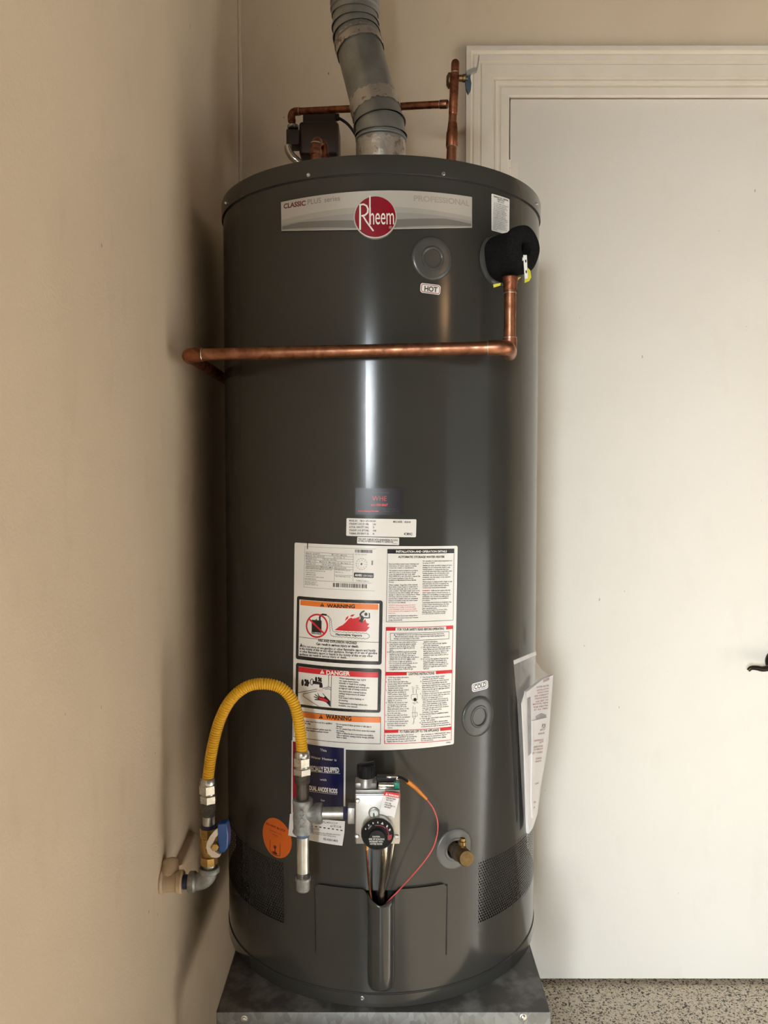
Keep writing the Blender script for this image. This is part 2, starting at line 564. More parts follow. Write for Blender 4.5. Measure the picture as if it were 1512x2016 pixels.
MB().lathe((0, 0, 0), (0, 0, 1), [(R + 0.0022, Z_CAPB + 0.004), (R + 0.0024, Z_CAPB), (R + 0.0030, Z_CAPB + 0.0006), (R + 0.0030, Z_TOP - 0.003), (R + 0.0022, Z_TOP - 0.0008), (R - 0.003, Z_TOP), (R - 0.02, Z_TOP - 0.001)], 160).build('top_cap', M['tank'], wh, sharp=20)
MB().lathe((0, 0, 0), (0, 0, 1), [(R - 0.016, Z_BOT), (R - 0.001, Z_BOT + 0.0004), (R + 0.0012, Z_BOT + 0.002), (R + 0.0014, Z_SEAM - 0.0020), (R + 0.0006, Z_SEAM - 0.0014), (R - 0.003, Z_SEAM - 0.002)], 160).build('base_ring', M['tank'], wh, sharp=20)
M['seam'] = mat('seam_shadow_tone', (0.012, 0.011, 0.010), rough=0.7, col2=(0.02, 0.018, 0.016), nscale=60)
for zz in (Z_CAPB - 0.0010, Z_SEAM - 0.0002):  # near-black rings, shade of the cap and base gaps put in as colour
    MB().lathe((0, 0, 0), (0, 0, 1), [(R - 0.001, zz - 0.0018), (R + 0.0008, zz - 0.0015), (R + 0.0008, zz + 0.0015), (R - 0.001, zz + 0.0018)], 120, False, False).build('seam_shadow_ring', M['seam'], wh)
for px, py in ((607, 341 - 4), (873, 337), (446, 411), (1056, 404)):
    s, z = ontank(px, py, R + 0.003)
    z = (Z_CAPB + 0.006) if px in (607, 873) else Z_CAPB + 0.012
    screw('screw', cyl(s, z, 0.003), cyl(s, 0) - Vector((0, 0, 0)), 0.0028, wh)
for px, py in ((713, 1965),):
    s, z = ontank(px, py, R + 0.002)
    screw('screw', cyl(s, z, 0.002), cyl(s, 0), 0.0030, wh)

# perforated screens
def screen(name, reg, parent):
    sa, sb, za, zb = reg
    mb = MB()
    px_, pz_ = 0.0058, 0.0052
    nc = int((sb - sa) / px_)
    nr = int((zb - za) / pz_)
    rr = 0.0021
    mb2 = MB()
    def P(s, z, o=0.0002):
        return cyl(s, z, o)
    for r in range(nr):
        for c in range(nc):
            sc = sa + (c + 0.5 + (0.25 if r % 2 else -0.25)) * (sb - sa) / nc
            zc = za + (r + 0.5) * (zb - za) / nr
            hx, hz_ = (sb - sa) / nc / 2, (zb - za) / nr / 2
            outer = [(-hx, -hz_), (0, -hz_), (hx, -hz_), (hx, 0), (hx, hz_), (0, hz_), (-hx, hz_), (-hx, 0)]
            inner = [(math.cos(a) * rr, math.sin(a) * rr * 1.12) for a in [PI * 1.25 + PI / 4 * k for k in range(8)]]
            vs_ = [P(sc + x, zc + z) for x, z in outer] + [P(sc + x, zc + z) for x, z in inner]
            mb.add(vs_, [(k, (k + 1) % 8, (k + 1) % 8 + 8, k + 8) for k in range(8)])
    o = mb.build(name, M['tank'], parent, recalc=False, kind='stuff')
    return o
screen('vent_screen', SL, wh)
screen('vent_screen', SR, wh)

# access door: curved sheet proud of the jacket, notched top, half-round wire channel
dm = MB()
n = 40
rows = 14
CW2 = CRAD
for part in ((da, CC - CW2), (CC + CW2, db)):
    a, b = part
    vs_ = []
    left = part[0] == da
    for j in range(rows + 1):
        t = j / rows
        for i in range(n + 1):
            u = i / n
            s = a + (b - a) * u
            top = D_T
            edge = (s - a) if left else (b - s)
            top -= max(0.0, 0.006 - edge) * 0.9 if edge < 0.006 else 0
            inner = (b - s) if left else (s - a)
            top -= 0.012 * max(0.0, 1 - inner / 0.010) ** 2
            z = top + (D_B - 0.02 - top) * t
            off = 0.0052 * (1 - t) ** 1.2 + 0.0004
            vs_.append(cyl(s, z, off))
    fs_ = [(j * (n + 1) + i, j * (n + 1) + i + 1, (j + 1) * (n + 1) + i + 1, (j + 1) * (n + 1) + i) for j in range(rows) for i in range(n)]
    dm.add(vs_, fs_)
    # folded edges back to the jacket
    m_ = len(vs_)
    base = len(dm.v) - m_
    top_in = [cyl(*((lambda p: (math.atan2(p.x, -p.y) * R, p.z))(dm.v[base + i])), 0.0030) for i in range(n + 1)]
    k0 = len(dm.v)
    dm.v += top_in
    dm.f += [(base + i, base + i + 1, k0 + i + 1, k0 + i) for i in range(n)]
acc = dm.build('access_door', M['tank'], wh, recalc=False)
ch = MB()
segs = 18
zz = [C_T, C_T - 0.004, C_T - 0.05, C_B + 0.03, C_B + 0.010, C_B + 0.003, C_B]
rr_ = [1.0, 1.0, 1.0, 1.0, 0.94, 0.75, 0.45]
up = cyl(CC, 0).normalized()
rt = Vector((math.cos(CC / R), math.sin(CC / R), 0))
ctr = cyl(CC, 0, -0.004)
for z, k in zip(zz, rr_):
    for i in range(segs + 1):
        w_ = PI * i / segs
        zt_ = z
        if z >= C_T - 0.0001:
            zt_ = z + 0.014 * (math.cos(w_) ** 2) ** 0.8
        p = ctr + rt * (-math.cos(w_) * CRAD * (0.5 + 0.5 * k)) + up * (math.sin(w_) * (CRAD * 0.92 + 0.004) * k)
        ch.v.append(Vector((p.x, p.y, zt_)))
for j in range(len(zz) - 1):
    for i in range(segs):
        ch.f.append((j * (segs + 1) + i, j * (segs + 1) + i + 1, (j + 1) * (segs + 1) + i + 1, (j + 1) * (segs + 1) + i))
j0 = (len(zz) - 1) * (segs + 1)
ch.f.append(tuple(range(j0, j0 + segs + 1)))
cho = ch.build('wire_channel', M['tank'], acc, recalc=False)
so = cho.modifiers.new('thickness', 'SOLIDIFY')
so.thickness = 0.0012
so.offset = -1
# slit seams beside the door
for s, zl in ((da - 0.0021, D_B), (db + 0.0021, D_B - 0.004)):
    sl = MB()
    for k in range(13):
        t = k / 12
        z = D_T - 0.004 + (zl - D_T + 0.004) * t
        wd = 0.0021 * (1 - t * 0.55)
        sl.v += [cyl(s - wd, z, 0.0009), cyl(s + wd, z, 0.0009)]
    sl.f = [(2 * k, 2 * k + 1, 2 * k + 3, 2 * k + 2) for k in range(12)]
    sl.build('door_slit', M['dark'], wh, recalc=False)

# moulded round port covers
M['port'] = mat('grey_port_plastic', (0.066, 0.067, 0.062), rough=0.24, spec=0.4, col2=(0.058, 0.059, 0.055), nscale=12)
M['port_drain'] = mat('grey_drain_plastic', (0.115, 0.115, 0.108), rough=0.36, col2=(0.095, 0.095, 0.09), nscale=14)
M['port_in'] = mat('grey_port_knockout', (0.058, 0.058, 0.052), rough=0.3, col2=(0.048, 0.048, 0.043), nscale=12)
def port(px, py, rad, rin, hole=False, ring_mat='port', plug_off=0.002):
    s, z = ontank(px, py)
    mb = MB()
    prof_ = [(1.0, 0.0002), (0.985, 0.0016), (0.93, 0.0030), (0.80, 0.0035), (rin + 0.14, 0.0032), (rin + 0.10, 0.0050), (rin + 0.04, 0.0050), (rin, 0.0040), (rin, -0.024 if hole else 0.0012)]
    N = 44
    for k, o in prof_:
        for i in range(N):
            w_ = 2 * PI * i / N
            mb.v.append(cyl(s + math.cos(w_) * rad * k, z + math.sin(w_) * rad * k, o))
    for j in range(len(prof_) - 1):
        for i in range(N):
            mb.f.append((j * N + i, j * N + (i + 1) % N, (j + 1) * N + (i + 1) % N, (j + 1) * N + i))
    ro = mb.build('port_cover', M[ring_mat], wh, recalc=False)
    pl = MB()
    o_ = -0.024 if hole else plug_off
    for k in (1.0, 0.66, 0.33):
        for i in range(N):
            w_ = 2 * PI * i / N
            pl.v.append(cyl(s + math.cos(w_) * rad * rin * k, z + math.sin(w_) * rad * rin * k, o_))
    pl.v.append(cyl(s, z, o_))
    for j in range(2):
        for i in range(N):
            pl.f.append((j * N + i, j * N + (i + 1) % N, (j + 1) * N + (i + 1) % N, (j + 1) * N + i))
    for i in range(N):
        pl.f.append((2 * N + i, 2 * N + (i + 1) % N, 3 * N))
    pl.build('hole' if hole else 'knockout', M['dark'] if hole else M['port_in'], ro, recalc=False)
    return s, z
port(851, 509, 0.0385, 0.42)
port(942, 1410, 0.0385, 0.42)
sD, zD = port(895, 1671, 0.0385, 0.44, hole=True, ring_mat='port_drain')
# ================================================================== more materials
M['brass'] = mat('brass', (0.46, 0.30, 0.11), rough=0.34, metal=1.0, col2=(0.26, 0.165, 0.06), nscale=60, rvar=0.15)
M['brass_old'] = mat('dull_brass', (0.30, 0.205, 0.085), rough=0.42, metal=1.0, col2=(0.15, 0.10, 0.045), nscale=50, rvar=0.15)
M['zinc'] = mat('zinc_plated_steel', (0.58, 0.58, 0.55), rough=0.24, metal=1.0, col2=(0.42, 0.42, 0.39), nscale=70, rvar=0.12)
M['mall'] = mat('galvanised_malleable_iron', (0.34, 0.35, 0.34), rough=0.5, metal=0.75, col2=(0.20, 0.205, 0.20), nscale=70, ndetail=6, rvar=0.15, bump=0.5, bscale=140)
M['pipe'] = mat('galvanised_pipe', (0.50, 0.49, 0.45), rough=0.33, metal=0.9, col2=(0.28, 0.275, 0.25), nscale=55, ndetail=6, lo=0.4, hi=0.7, rvar=0.2, stretch=(1, 1, 0.35), bump=0.1, bscale=120)
M['black_pipe'] = mat('black_steel_pipe', (0.075, 0.068, 0.060), rough=0.42, metal=0.8, col2=(0.15, 0.135, 0.115), nscale=60, rvar=0.15)
M['thread'] = mat('oiled_thread', (0.10, 0.095, 0.085), rough=0.36, metal=0.85, col2=(0.18, 0.17, 0.15), nscale=90)
M['sealant'] = mat('dark_blue_thread_sealant', (0.016, 0.022, 0.06), rough=0.4, col2=(0.03, 0.045, 0.11), nscale=60)
M['sealant_blue'] = mat('blue_thread_tape', (0.075, 0.16, 0.30), rough=0.45, col2=(0.05, 0.10, 0.20), nscale=70)
M['yellow'] = mat('yellow_coated_hose', (0.72, 0.40, 0.012), rough=0.36, col2=(0.60, 0.32, 0.010), nscale=30, spec=0.5)
M['blue'] = mat('blue_handle_coating', (0.008, 0.065, 0.24), rough=0.30, col2=(0.006, 0.05, 0.19), nscale=30)
M['blue_dull'] = mat('faded_blue_sleeve', (0.045, 0.075, 0.105), rough=0.5, col2=(0.03, 0.055, 0.08), nscale=40)
M['cream'] = mat('cream_plastic', (0.66, 0.58, 0.47), rough=0.45, col2=(0.56, 0.48, 0.38), nscale=40)
M['wallpipe'] = mat('wall_painted_pipe', (0.58, 0.47, 0.34), rough=0.5, col2=(0.44, 0.34, 0.23), nscale=24, ndetail=6, bump=0.3, bscale=60)
M['alu'] = mat('cast_aluminium', (0.50, 0.485, 0.45), rough=0.36, metal=0.85, col2=(0.43, 0.415, 0.385), nscale=25, rvar=0.1, bump=0.06, bscale=160)
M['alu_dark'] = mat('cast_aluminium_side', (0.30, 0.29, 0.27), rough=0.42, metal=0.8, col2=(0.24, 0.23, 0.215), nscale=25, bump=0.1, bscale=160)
M['blackp'] = mat('black_plastic', (0.008, 0.008, 0.008), rough=0.45, spec=0.08, col2=(0.016, 0.016, 0.016), nscale=40)
M['blackm'] = mat('matt_black_plastic', (0.018, 0.018, 0.018), rough=0.5, spec=0.12, col2=(0.026, 0.026, 0.026), nscale=40)
M['foam'] = mat('black_foam', (0.0045, 0.0045, 0.0045), rough=0.95, spec=0.12, col2=(0.012, 0.012, 0.012), nscale=260, bump=1.0, bscale=330)
M['ytag'] = mat('yellow_tag', (0.62, 0.55, 0.02), rough=0.45, col2=(0.50, 0.44, 0.015), nscale=40)
M['green'] = mat('green_plastic', (0.004, 0.20, 0.12), rough=0.35, col2=(0.003, 0.15, 0.09), nscale=40)
M['white_p'] = mat('white_plastic', (0.74, 0.76, 0.72), rough=0.32, col2=(0.66, 0.68, 0.64), nscale=30)
M['orange_s'] = mat('orange_sleeve', (0.56, 0.19, 0.012), rough=0.42, col2=(0.44, 0.14, 0.010), nscale=50)
M['red_w'] = mat('red_wire', (0.58, 0.085, 0.075), rough=0.42, col2=(0.48, 0.06, 0.055), nscale=50)
M['steel_t'] = mat('bright_steel_tube', (0.60, 0.57, 0.48), rough=0.22, metal=1.0, col2=(0.48, 0.45, 0.37), nscale=60)
M['pump'] = mat('brown_pump_enamel', (0.040, 0.022, 0.013), rough=0.40, col2=(0.028, 0.015, 0.009), nscale=24, bump=0.05, bscale=100)
M['pump_d'] = mat('dark_pump_iron', (0.022, 0.016, 0.012), rough=0.5, col2=(0.034, 0.024, 0.016), nscale=30, bump=0.3, bscale=120)
M['chrome'] = mat('chrome', (0.72, 0.71, 0.68), rough=0.10, metal=1.0, col2=(0.60, 0.59, 0.56), nscale=60)
M['paper'] = mat('white_paper', (0.74, 0.72, 0.70), rough=0.6, col2=(0.67, 0.65, 0.63), nscale=10)
M['paper2'] = mat('booklet_paper', (0.70, 0.69, 0.69), rough=0.55, col2=(0.64, 0.63, 0.64), nscale=8)

def hexnut(mb, p, axis, af, length, seg=6, ch=0.0012):
    r = af / 2 / math.cos(PI / 6)
    mb.lathe(p, axis, [(r * 0.90, 0), (r, ch), (r, length - ch), (r * 0.90, length)], seg)
    return mb

def ring(p, axis, r, length, m, parent, name='solder_joint', seg=20):
    return MB().lathe(p, axis, [(r * 0.97, 0), (r, length * 0.25), (r, length * 0.75), (r * 0.97, length)], seg).build(name, m, parent)

def thread(mb, p, axis, r, length, n):
    prof_ = []
    for k in range(n):
        t = length * k / n
        prof_ += [(r * 0.955, t), (r, t + length / n * 0.5)]
    prof_.append((r * 0.955, length))
    mb.lathe(p, axis, prof_, 24)
    return mb

UPV, DN, LT, RT = Vector((0, 0, 1)), Vector((0, 0, -1)), Vector((-1, 0, 0)), Vector((1, 0, 0))
GY = -0.412                         # plane of the gas train

# ================================================================== wall stub and gas shut-off valve
base = aty(405, 1732, GY + 0.012)
GX, GYL = base.x, GY + 0.012
def lz(py):
    return aty(410, py, GYL).z
gx = aty(411, 1600, GYL).x
stub = thing('gas_wall_stub', 'wall-coloured painted gas pipe elbow coming out of the left wall', 'pipe fitting', (WALL_X, GYL, lz(1737)))
zc = lz(1736)
sp = MB()
sp.lathe((WALL_X, GYL, zc), RT, [(0.0215, 0), (0.0215, 0.003), (0.018, 0.006), (0.018, 0.013)], 24)
sp.lathe((WALL_X + 0.008, GYL, zc), RT, [(0.0165, 0), (0.0170, 0.012), (0.0170, 0.020), (0.0195, 0.022), (0.0200, 0.029), (0.0185, 0.031)], 24)
sp.build('painted_coupling', M['wallpipe'], stub)
# lumpy painted upper branch of the fitting
br = [Vector((WALL_X + 0.010, GYL + 0.004, zc + 0.004)), Vector((WALL_X + 0.013, GYL + 0.012, zc + 0.020)), Vector((WALL_X + 0.010, GYL + 0.020, zc + 0.028))]
MB().tube(spline(br, 5), [0.017] * 5 + [0.0155] * 5 + [0.014], 16).build('painted_branch', M['wallpipe'], stub)
# painted wedge bracket running back along the wall behind the valve
wpts = [(386, 1638), (392, 1640), (397, 1660), (397, 1688), (393, 1706), (391, 1722), (384, 1728), (377, 1722), (366, 1712), (357, 1704), (364, 1690), (374, 1668)]
wl = [atx(px, py, WALL_X + 0.016) for px, py in wpts]
bk = thing('painted_wall_bracket', 'wall-coloured painted wedge bracket behind the brass shut-off valve', 'bracket', (WALL_X, GYL + 0.1, zc))
wm = MB()
cen = sum(wl, Vector()) / len(wl)
vs_ = [Vector((WALL_X - 0.001, p.y, p.z)) for p in wl] + [Vector((WALL_X + 0.013, p.y, p.z)) for p in wl] + [Vector((WALL_X + 0.017, cen.y + (p.y - cen.y) * 0.85, cen.z + (p.z - cen.z) * 0.85)) for p in wl]
nW = len(wl)
fs_ = [(k + j * nW, (k + 1) % nW + j * nW, (k + 1) % nW + (j + 1) * nW, k + (j + 1) * nW) for j in range(2) for k in range(nW)]
fs_.append(tuple(range(2 * nW, 3 * nW)))
wm.add(vs_, fs_).build('bracket_plate', M['wallpipe'], bk, sharp=60)

gv = thing('gas_shutoff_valve', 'brass gas shut-off valve with blue lever below the yellow hose', 'valve', (gx, GYL, lz(1760)))
x0 = WALL_X + 0.037
thread(MB(), (x0, GYL, zc), RT, 0.0125, 0.016, 6).build('threaded_nipple', M['sealant'], gv)
# galvanised street elbow turning up
xe = gx
eb = MB()
pe = [Vector((x0 + 0.013, GYL, zc))] + bend((x0 + 0.013, GYL, zc), (xe, GYL, zc), (xe, GYL, lz(1700)), 0.024) + [Vector((xe, GYL, lz(1712)))]
eb.tube(pe, 0.0145, 20)
eb.lathe((x0 + 0.012, GYL, zc), RT, [(0.0165, 0), (0.018, 0.002), (0.018, 0.010), (0.0155, 0.013)], 24)
eb.lathe((xe, GYL, lz(1718)), UPV, [(0.0155, 0), (0.018, 0.002), (0.018, 0.008), (0.0165, 0.010)], 24)
eb.build('galvanised_elbow', M['mall'], gv)
thread(MB(), (xe, GYL, lz(1714)), UPV, 0.0145, lz(1707) - lz(1714), 3).build('oiled_thread', M['thread'], gv)
MB().lathe((xe, GYL, lz(1709)), UPV, [(0.0107, 0), (0.0107, lz(1698) - lz(1709))], 24).build('nipple', M['pipe'], gv)
vb = MB()
def hx(py0, py1, af):
    hexnut(vb, (xe, GYL, lz(py0)), UPV, af, lz(py1) - lz(py0), 8)
hx(1701, 1684, 0.0265)
vb.lathe((xe, GYL, lz(1685)), UPV, [(0.0118, 0), (0.0150, 0.006), (0.0162, 0.016), (0.0162, 0.026), (0.0150, 0.034), (0.0120, lz(1646) - lz(1685))], 24)
hx(1648, 1629, 0.0275)
vb.lathe((xe, GYL, lz(1666)), (0.45, -0.9, 0), [(0.0095, 0.008), (0.0095, 0.020), (0.006, 0.021), (0.006, 0.026)], 16)
vb.build('valve_body', M['brass'], gv)
thread(MB(), (xe, GYL, lz(1631)), UPV, 0.0125, lz(1623) - lz(1631), 4).build('sealed_thread', M['sealant'], gv)
MB().lathe((xe, GYL, lz(1625)), UPV, [(0.0107, 0), (0.0107, lz(1604) - lz(1625))], 24).build('nipple', M['pipe'], gv)
tt = MB()
thread(tt, (xe, GYL, lz(1606)), UPV, 0.0115, lz(1594) - lz(1606), 5)
thread(tt, (xe, GYL, lz(1594)), UPV, 0.0135, lz(1578) - lz(1594), 7)
tt.build('reducer_thread', M['thread'], gv)
# blue coated lever, plate facing right, hanging beside the body
h0 = [aty(px, py, GYL - 0.030) for px, py in ((428, 1622), (445, 1621), (449, 1645), (448, 1668), (442, 1679), (431, 1680), (428, 1660))]
lev = MB()
lev.prism(h0, (0.002, 0.020, 0))
lo = lev.build('lever', M['blue'], gv)
bv = lo.modifiers.new('soft', 'BEVEL')
bv.width = 0.0022
bv.segments = 2
h1 = [aty(px, py, GYL - 0.033) for px, py in ((427, 1632), (421, 1637), (413, 1647), (407, 1660), (406, 1670), (410, 1681), (417, 1688), (426, 1689), (432, 1687), (433, 1682), (428, 1680), (422, 1676), (419, 1668), (420, 1658), (424, 1649), (428, 1645))]
MB().prism(h1, (0.001, 0.006, 0)).build('lever_plate', M['cream'], gv, label='cream worn plate of the lever')
MB().lathe(aty(423, 1664, GYL - 0.026), (0.25, -1, 0), [(0.0075, 0), (0.0075, 0.008), (0.006, 0.010)], 6).build('stem_nut', M['brass'], gv)

# ================================================================== yellow corrugated connector
hose = thing('gas_connector_hose', 'yellow corrugated flexible gas hose arching to the tee', 'hose', (gx, GYL, lz(1540)))
hp = [(409, 1540), (411, 1520), (415, 1490), (422, 1455), (432, 1420), (446, 1390), (464, 1367), (488, 1351), (515, 1346), (543, 1350), (563, 1362), (577, 1381), (585, 1405), (590, 1432), (593, 1458), (595, 1482)]
hpts = []
for i, (px, py) in enumerate(hp):
    t = i / (len(hp) - 1)
    hpts.append(aty(px, py, GYL + (GY - GYL) * t))
hs = spline(hpts, 30)
# resample evenly
L = [0]
for i in range(1, len(hs)):
    L.append(L[-1] + (hs[i] - hs[i - 1]).length)
def along(d):
    for i in range(1, len(hs)):
        if L[i] >= d:
            f = (d - L[i - 1]) / max(L[i] - L[i - 1], 1e-9)
            return hs[i - 1].lerp(hs[i], f)
    return hs[-1].copy()
NC = 86
pts, rad = [], []
for k in range(NC * 4 + 1):
    pts.append(along(L[-1] * k / (NC * 4)))
    rad.append(0.0084 + 0.0019 * (0, 0.75, 1.0, 0.75)[k % 4])
MB().tube(pts, rad, 20).build('corrugated_tube', M['yellow'], hose, sharp=80)
def flare(p, top, parent, scale=1.0):
    # flare nut and adapter below it, drawn downwards from p
    a = MB()
    a.lathe(p, DN, [(0.0110, -0.002), (0.0125, 0.000), (0.0133, 0.004), (0.0133, 0.008), (0.0120, 0.010)], 24)
    hexnut(a, p + DN * 0.0085, DN, 0.0265, 0.0165)
    a.build('flare_nut', M['zinc'], parent)
flare(aty(409, 1534, GYL), True, hose)
flare(aty(594.5, 1480, GY), True, hose)
ad = MB()
ad.lathe(aty(410, 1562, GYL), DN, [(0.0120, -0.002), (0.0125, 0.001), (0.0108, 0.003)], 24)
hexnut(ad, Vector((gx, GYL, lz(1564))), DN, 0.0260, lz(1564) - lz(1580))
ad.build('adapter', M['zinc'], hose)

# ================================================================== gas tee, drip leg and inlet nipple
def tz(py):
    return aty(597, py, GY).z
tx = aty(596, 1602, GY).x
tee = thing('gas_tee', 'grey galvanised gas tee with drip leg beside the control valve', 'pipe fitting', (tx, GY, tz(1752)))
a = MB()
hexnut(a, Vector((tx, GY, tz(1510))), DN, 0.0285, tz(1510) - tz(1524))
a.lathe((tx, GY, tz(1506)), DN, [(0.0125, 0), (0.0130, 0.002), (0.0130, 0.006)], 24)
a.build('adapter', M['zinc'], tee)
thread(MB(), (tx, GY, tz(1524)), DN, 0.0130, tz(1524) - tz(1541), 7).build('adapter_thread', M['thread'], tee)
MB().lathe((tx, GY, tz(1540)), DN, [(0.0107, 0), (0.0107, tz(1540) - tz(1575))], 24).build('black_nipple', M['black_pipe'], tee)
tb = MB()
tb.lathe((tx, GY, tz(1573)), DN, [(0.0165, 0), (0.0178, 0.002), (0.0178, 0.008), (0.0165, 0.011), (0.0165, 0.020), (0.0172, 0.032), (0.0165, 0.044), (0.0165, 0.053), (0.0178, 0.056), (0.0178, tz(1573) - tz(1640) - 0.002), (0.0160, tz(1573) - tz(1640))], 28)
tzc = tz(1601)
tb.lathe((tx + 0.008, GY, tzc), RT, [(0.0155, 0), (0.0155, 0.012), (0.0178, 0.015), (0.0182, 0.024), (0.0165, 0.026)], 28)
tb.build('tee_body', M['mall'], tee)
# cast ridges on the tee face
rg = MB()
for k, (dz, w_) in enumerate(((0.010, 0.006), (0.004, 0.008), (-0.004, 0.006), (-0.011, 0.008), (-0.018, 0.006))):
    rg.tube([Vector((tx - w_ / 2, GY - 0.0168, tzc + dz)), Vector((tx, GY - 0.0175, tzc + dz + 0.003 * (-1) ** k)), Vector((tx + w_ / 2, GY - 0.0168, tzc + dz))], 0.0009, 6)
rg.build('cast_marks', M['mall'], tee)
thread(MB(), (tx, GY, tz(1638)), DN, 0.0112, tz(1638) - tz(1647), 4).build('sealed_thread', M['sealant_blue'], tee)
MB().lathe((tx, GY, tz(1645)), DN, [(0.0107, 0), (0.0107, tz(1645) - tz(1722))], 24).build('drip_nipple', M['pipe'], tee)
thread(MB(), (tx, GY, tz(1717)), DN, 0.0117, tz(1717) - tz(1727), 4).build('cap_thread', M['thread'], tee)
MB().lathe((tx, GY, tz(1726)), DN, [(0.0122, 0), (0.0135, 0.0015), (0.0135, 0.006), (0.0122, 0.008), (0.0120, tz(1726) - tz(1751)), (0.0100, tz(1726) - tz(1753.5))], 24).build('end_cap', M['mall'], tee)
xs0, xs1 = tx + 0.030, aty(688, 1602, GY).x
thread(MB(), (xs0 - 0.002, GY, tzc), RT, 0.0112, 0.006, 3).build('oiled_thread', M['thread'], tee)
MB().lathe((xs0, GY, tzc), RT, [(0.0107, 0), (0.0107, xs1 - xs0)], 24).build('inlet_nipple', M['pipe'], tee)
thread(MB(), (aty(676, 1602, GY).x, GY, tzc), RT, 0.0118, 0.009, 4).build('inlet_thread', M['sealant'], tee)

# ================================================================== gas control valve
FY = -0.452                          # front face plane
c0, c1 = aty(699, 1564, FY), aty(788, 1661, FY)
cx, cz = (c0.x + c1.x) / 2, (c0.z + c1.z) / 2
cw, chh = c1.x - c0.x, c0.z - c1.z
cv = thing('gas_control_valve', 'square aluminium gas control valve with black temperature dial', 'gas valve', (cx, -0.38, c1.z))
body = MB().cbox((cx, FY + 0.036, cz + 0.001), (cw, 0.072, chh), 0.0022)
body.lathe((cx, FY + 0.06, cz), (0, 1, 0), [(0.016, 0), (0.016, -R - FY - 0.0605)], 20)
body.cbox((aty(692, 1605, GY).x, GY, tzc), (0.0125, 0.026, 0.028), 0.0015)
body.build('housing', M['alu'], cv)
MB().cbox((cx, FY - 0.0012, cz), (cw * 0.97, 0.003, chh * 0.985), 0.0012).build('face_plate', M['alu'], cv)
for px, py in ((704, 1576), (703, 1646), (781, 1647)):
    p = aty(px, py, FY - 0.003)
    mb = MB().lathe((p.x, FY - 0.0027, p.z), (0, -1, 0), [(0.0040, 0), (0.0040, 0.0012), (0.0026, 0.0026)], 16)
    mb.build('screw', M['screw'], cv)
# upper casting with pilot knob
kc = aty(721, 1545, FY + 0.022)
ktop = cz + chh / 2
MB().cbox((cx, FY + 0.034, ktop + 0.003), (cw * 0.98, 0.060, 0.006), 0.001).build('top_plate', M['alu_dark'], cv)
pb = MB()
pb.cbox((kc.x, FY + 0.026, ktop + 0.0105), (0.038, 0.034, 0.012), 0.004)
pb.lathe((kc.x, FY + 0.022, ktop + 0.008), UPV, [(0.0165, 0), (0.0150, 0.010), (0.0125, 0.015)], 20)
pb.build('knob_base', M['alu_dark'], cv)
kb = MB()
kz = ktop + 0.021
prof_ = [(0.0115, 0.0), (0.0150, 0.002), (0.0150, 0.020), (0.0135, 0.0225)]
kb.lathe((kc.x, FY + 0.022, kz), UPV, prof_, 26)
kb.cbox((kc.x, FY + 0.022, kz + 0.020), (0.032, 0.008, 0.011), 0.001, Matrix.Rotation(0.5, 3, 'Z'))
for k in range(6):
    w_ = k * PI / 3 + 0.3
    kb.cbox((kc.x + math.cos(w_) * 0.0145, FY + 0.022 + math.sin(w_) * 0.0145, kz + 0.011), (0.004, 0.004, 0.018), 0.0008, Matrix.Rotation(w_, 3, 'Z'))
kb.build('pilot_knob', M['blackp'], cv)
# piezo igniter lying on top with a green end cap
ig = aty(745, 1546, FY + 0.012)
igx = aty(776, 1546, FY + 0.012).x
IZ = ig.z
im = MB().lathe((ig.x, FY + 0.012, IZ), RT, [(0.0045, 0), (0.0048, 0.001), (0.0048, igx - ig.x)], 18)
im.cbox(((ig.x + igx) / 2, FY + 0.014, IZ - 0.005), (igx - ig.x, 0.012, 0.006), 0.001)
im.build('igniter', M['steel_t'], cv)
MB().cbox((igx + 0.0045, FY + 0.011, IZ + 0.001), (0.0095, 0.010, 0.0105), 0.0012).build('igniter_button', M['green'], cv)
MB().cbox(((ig.x + igx) / 2 - 0.001, FY + 0.030, IZ + 0.002), (0.032, 0.018, 0.016), 0.002).build('igniter_block', M['blackm'], cv)
cl = MB()
c_a = aty(766, 1530, FY + 0.018)
cl.cbox((c_a.x + 0.005, FY + 0.018, c_a.z), (0.019, 0.004, 0.0022), 0.0006)
cl.cbox((c_a.x + 0.014, FY + 0.018, c_a.z - 0.004), (0.0035, 0.005, 0.009), 0.0006)
cl.build('wire_clip', M['chrome'], cv)
# green tipped indicator above the dial
bp_ = aty(736.5, 1600, FY - 0.004)
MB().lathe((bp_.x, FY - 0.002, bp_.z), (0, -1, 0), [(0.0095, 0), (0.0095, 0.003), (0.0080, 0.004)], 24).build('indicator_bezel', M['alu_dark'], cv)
MB().lathe((bp_.x, FY - 0.002, bp_.z - 0.0006), (0, -1, 0), [(0.0072, 0.003), (0.0072, 0.006), (0.005, 0.0085), (0.002, 0.0095)], 22).build('indicator_button', M['white_p'], cv)
MB().cbox((bp_.x - 0.0004, FY - 0.0112, bp_.z - 0.0016), (0.0030, 0.0022, 0.0080), 0.0009, Matrix.Rotation(-0.08, 3, 'Y')).build('indicator_mark', M['green'], cv)
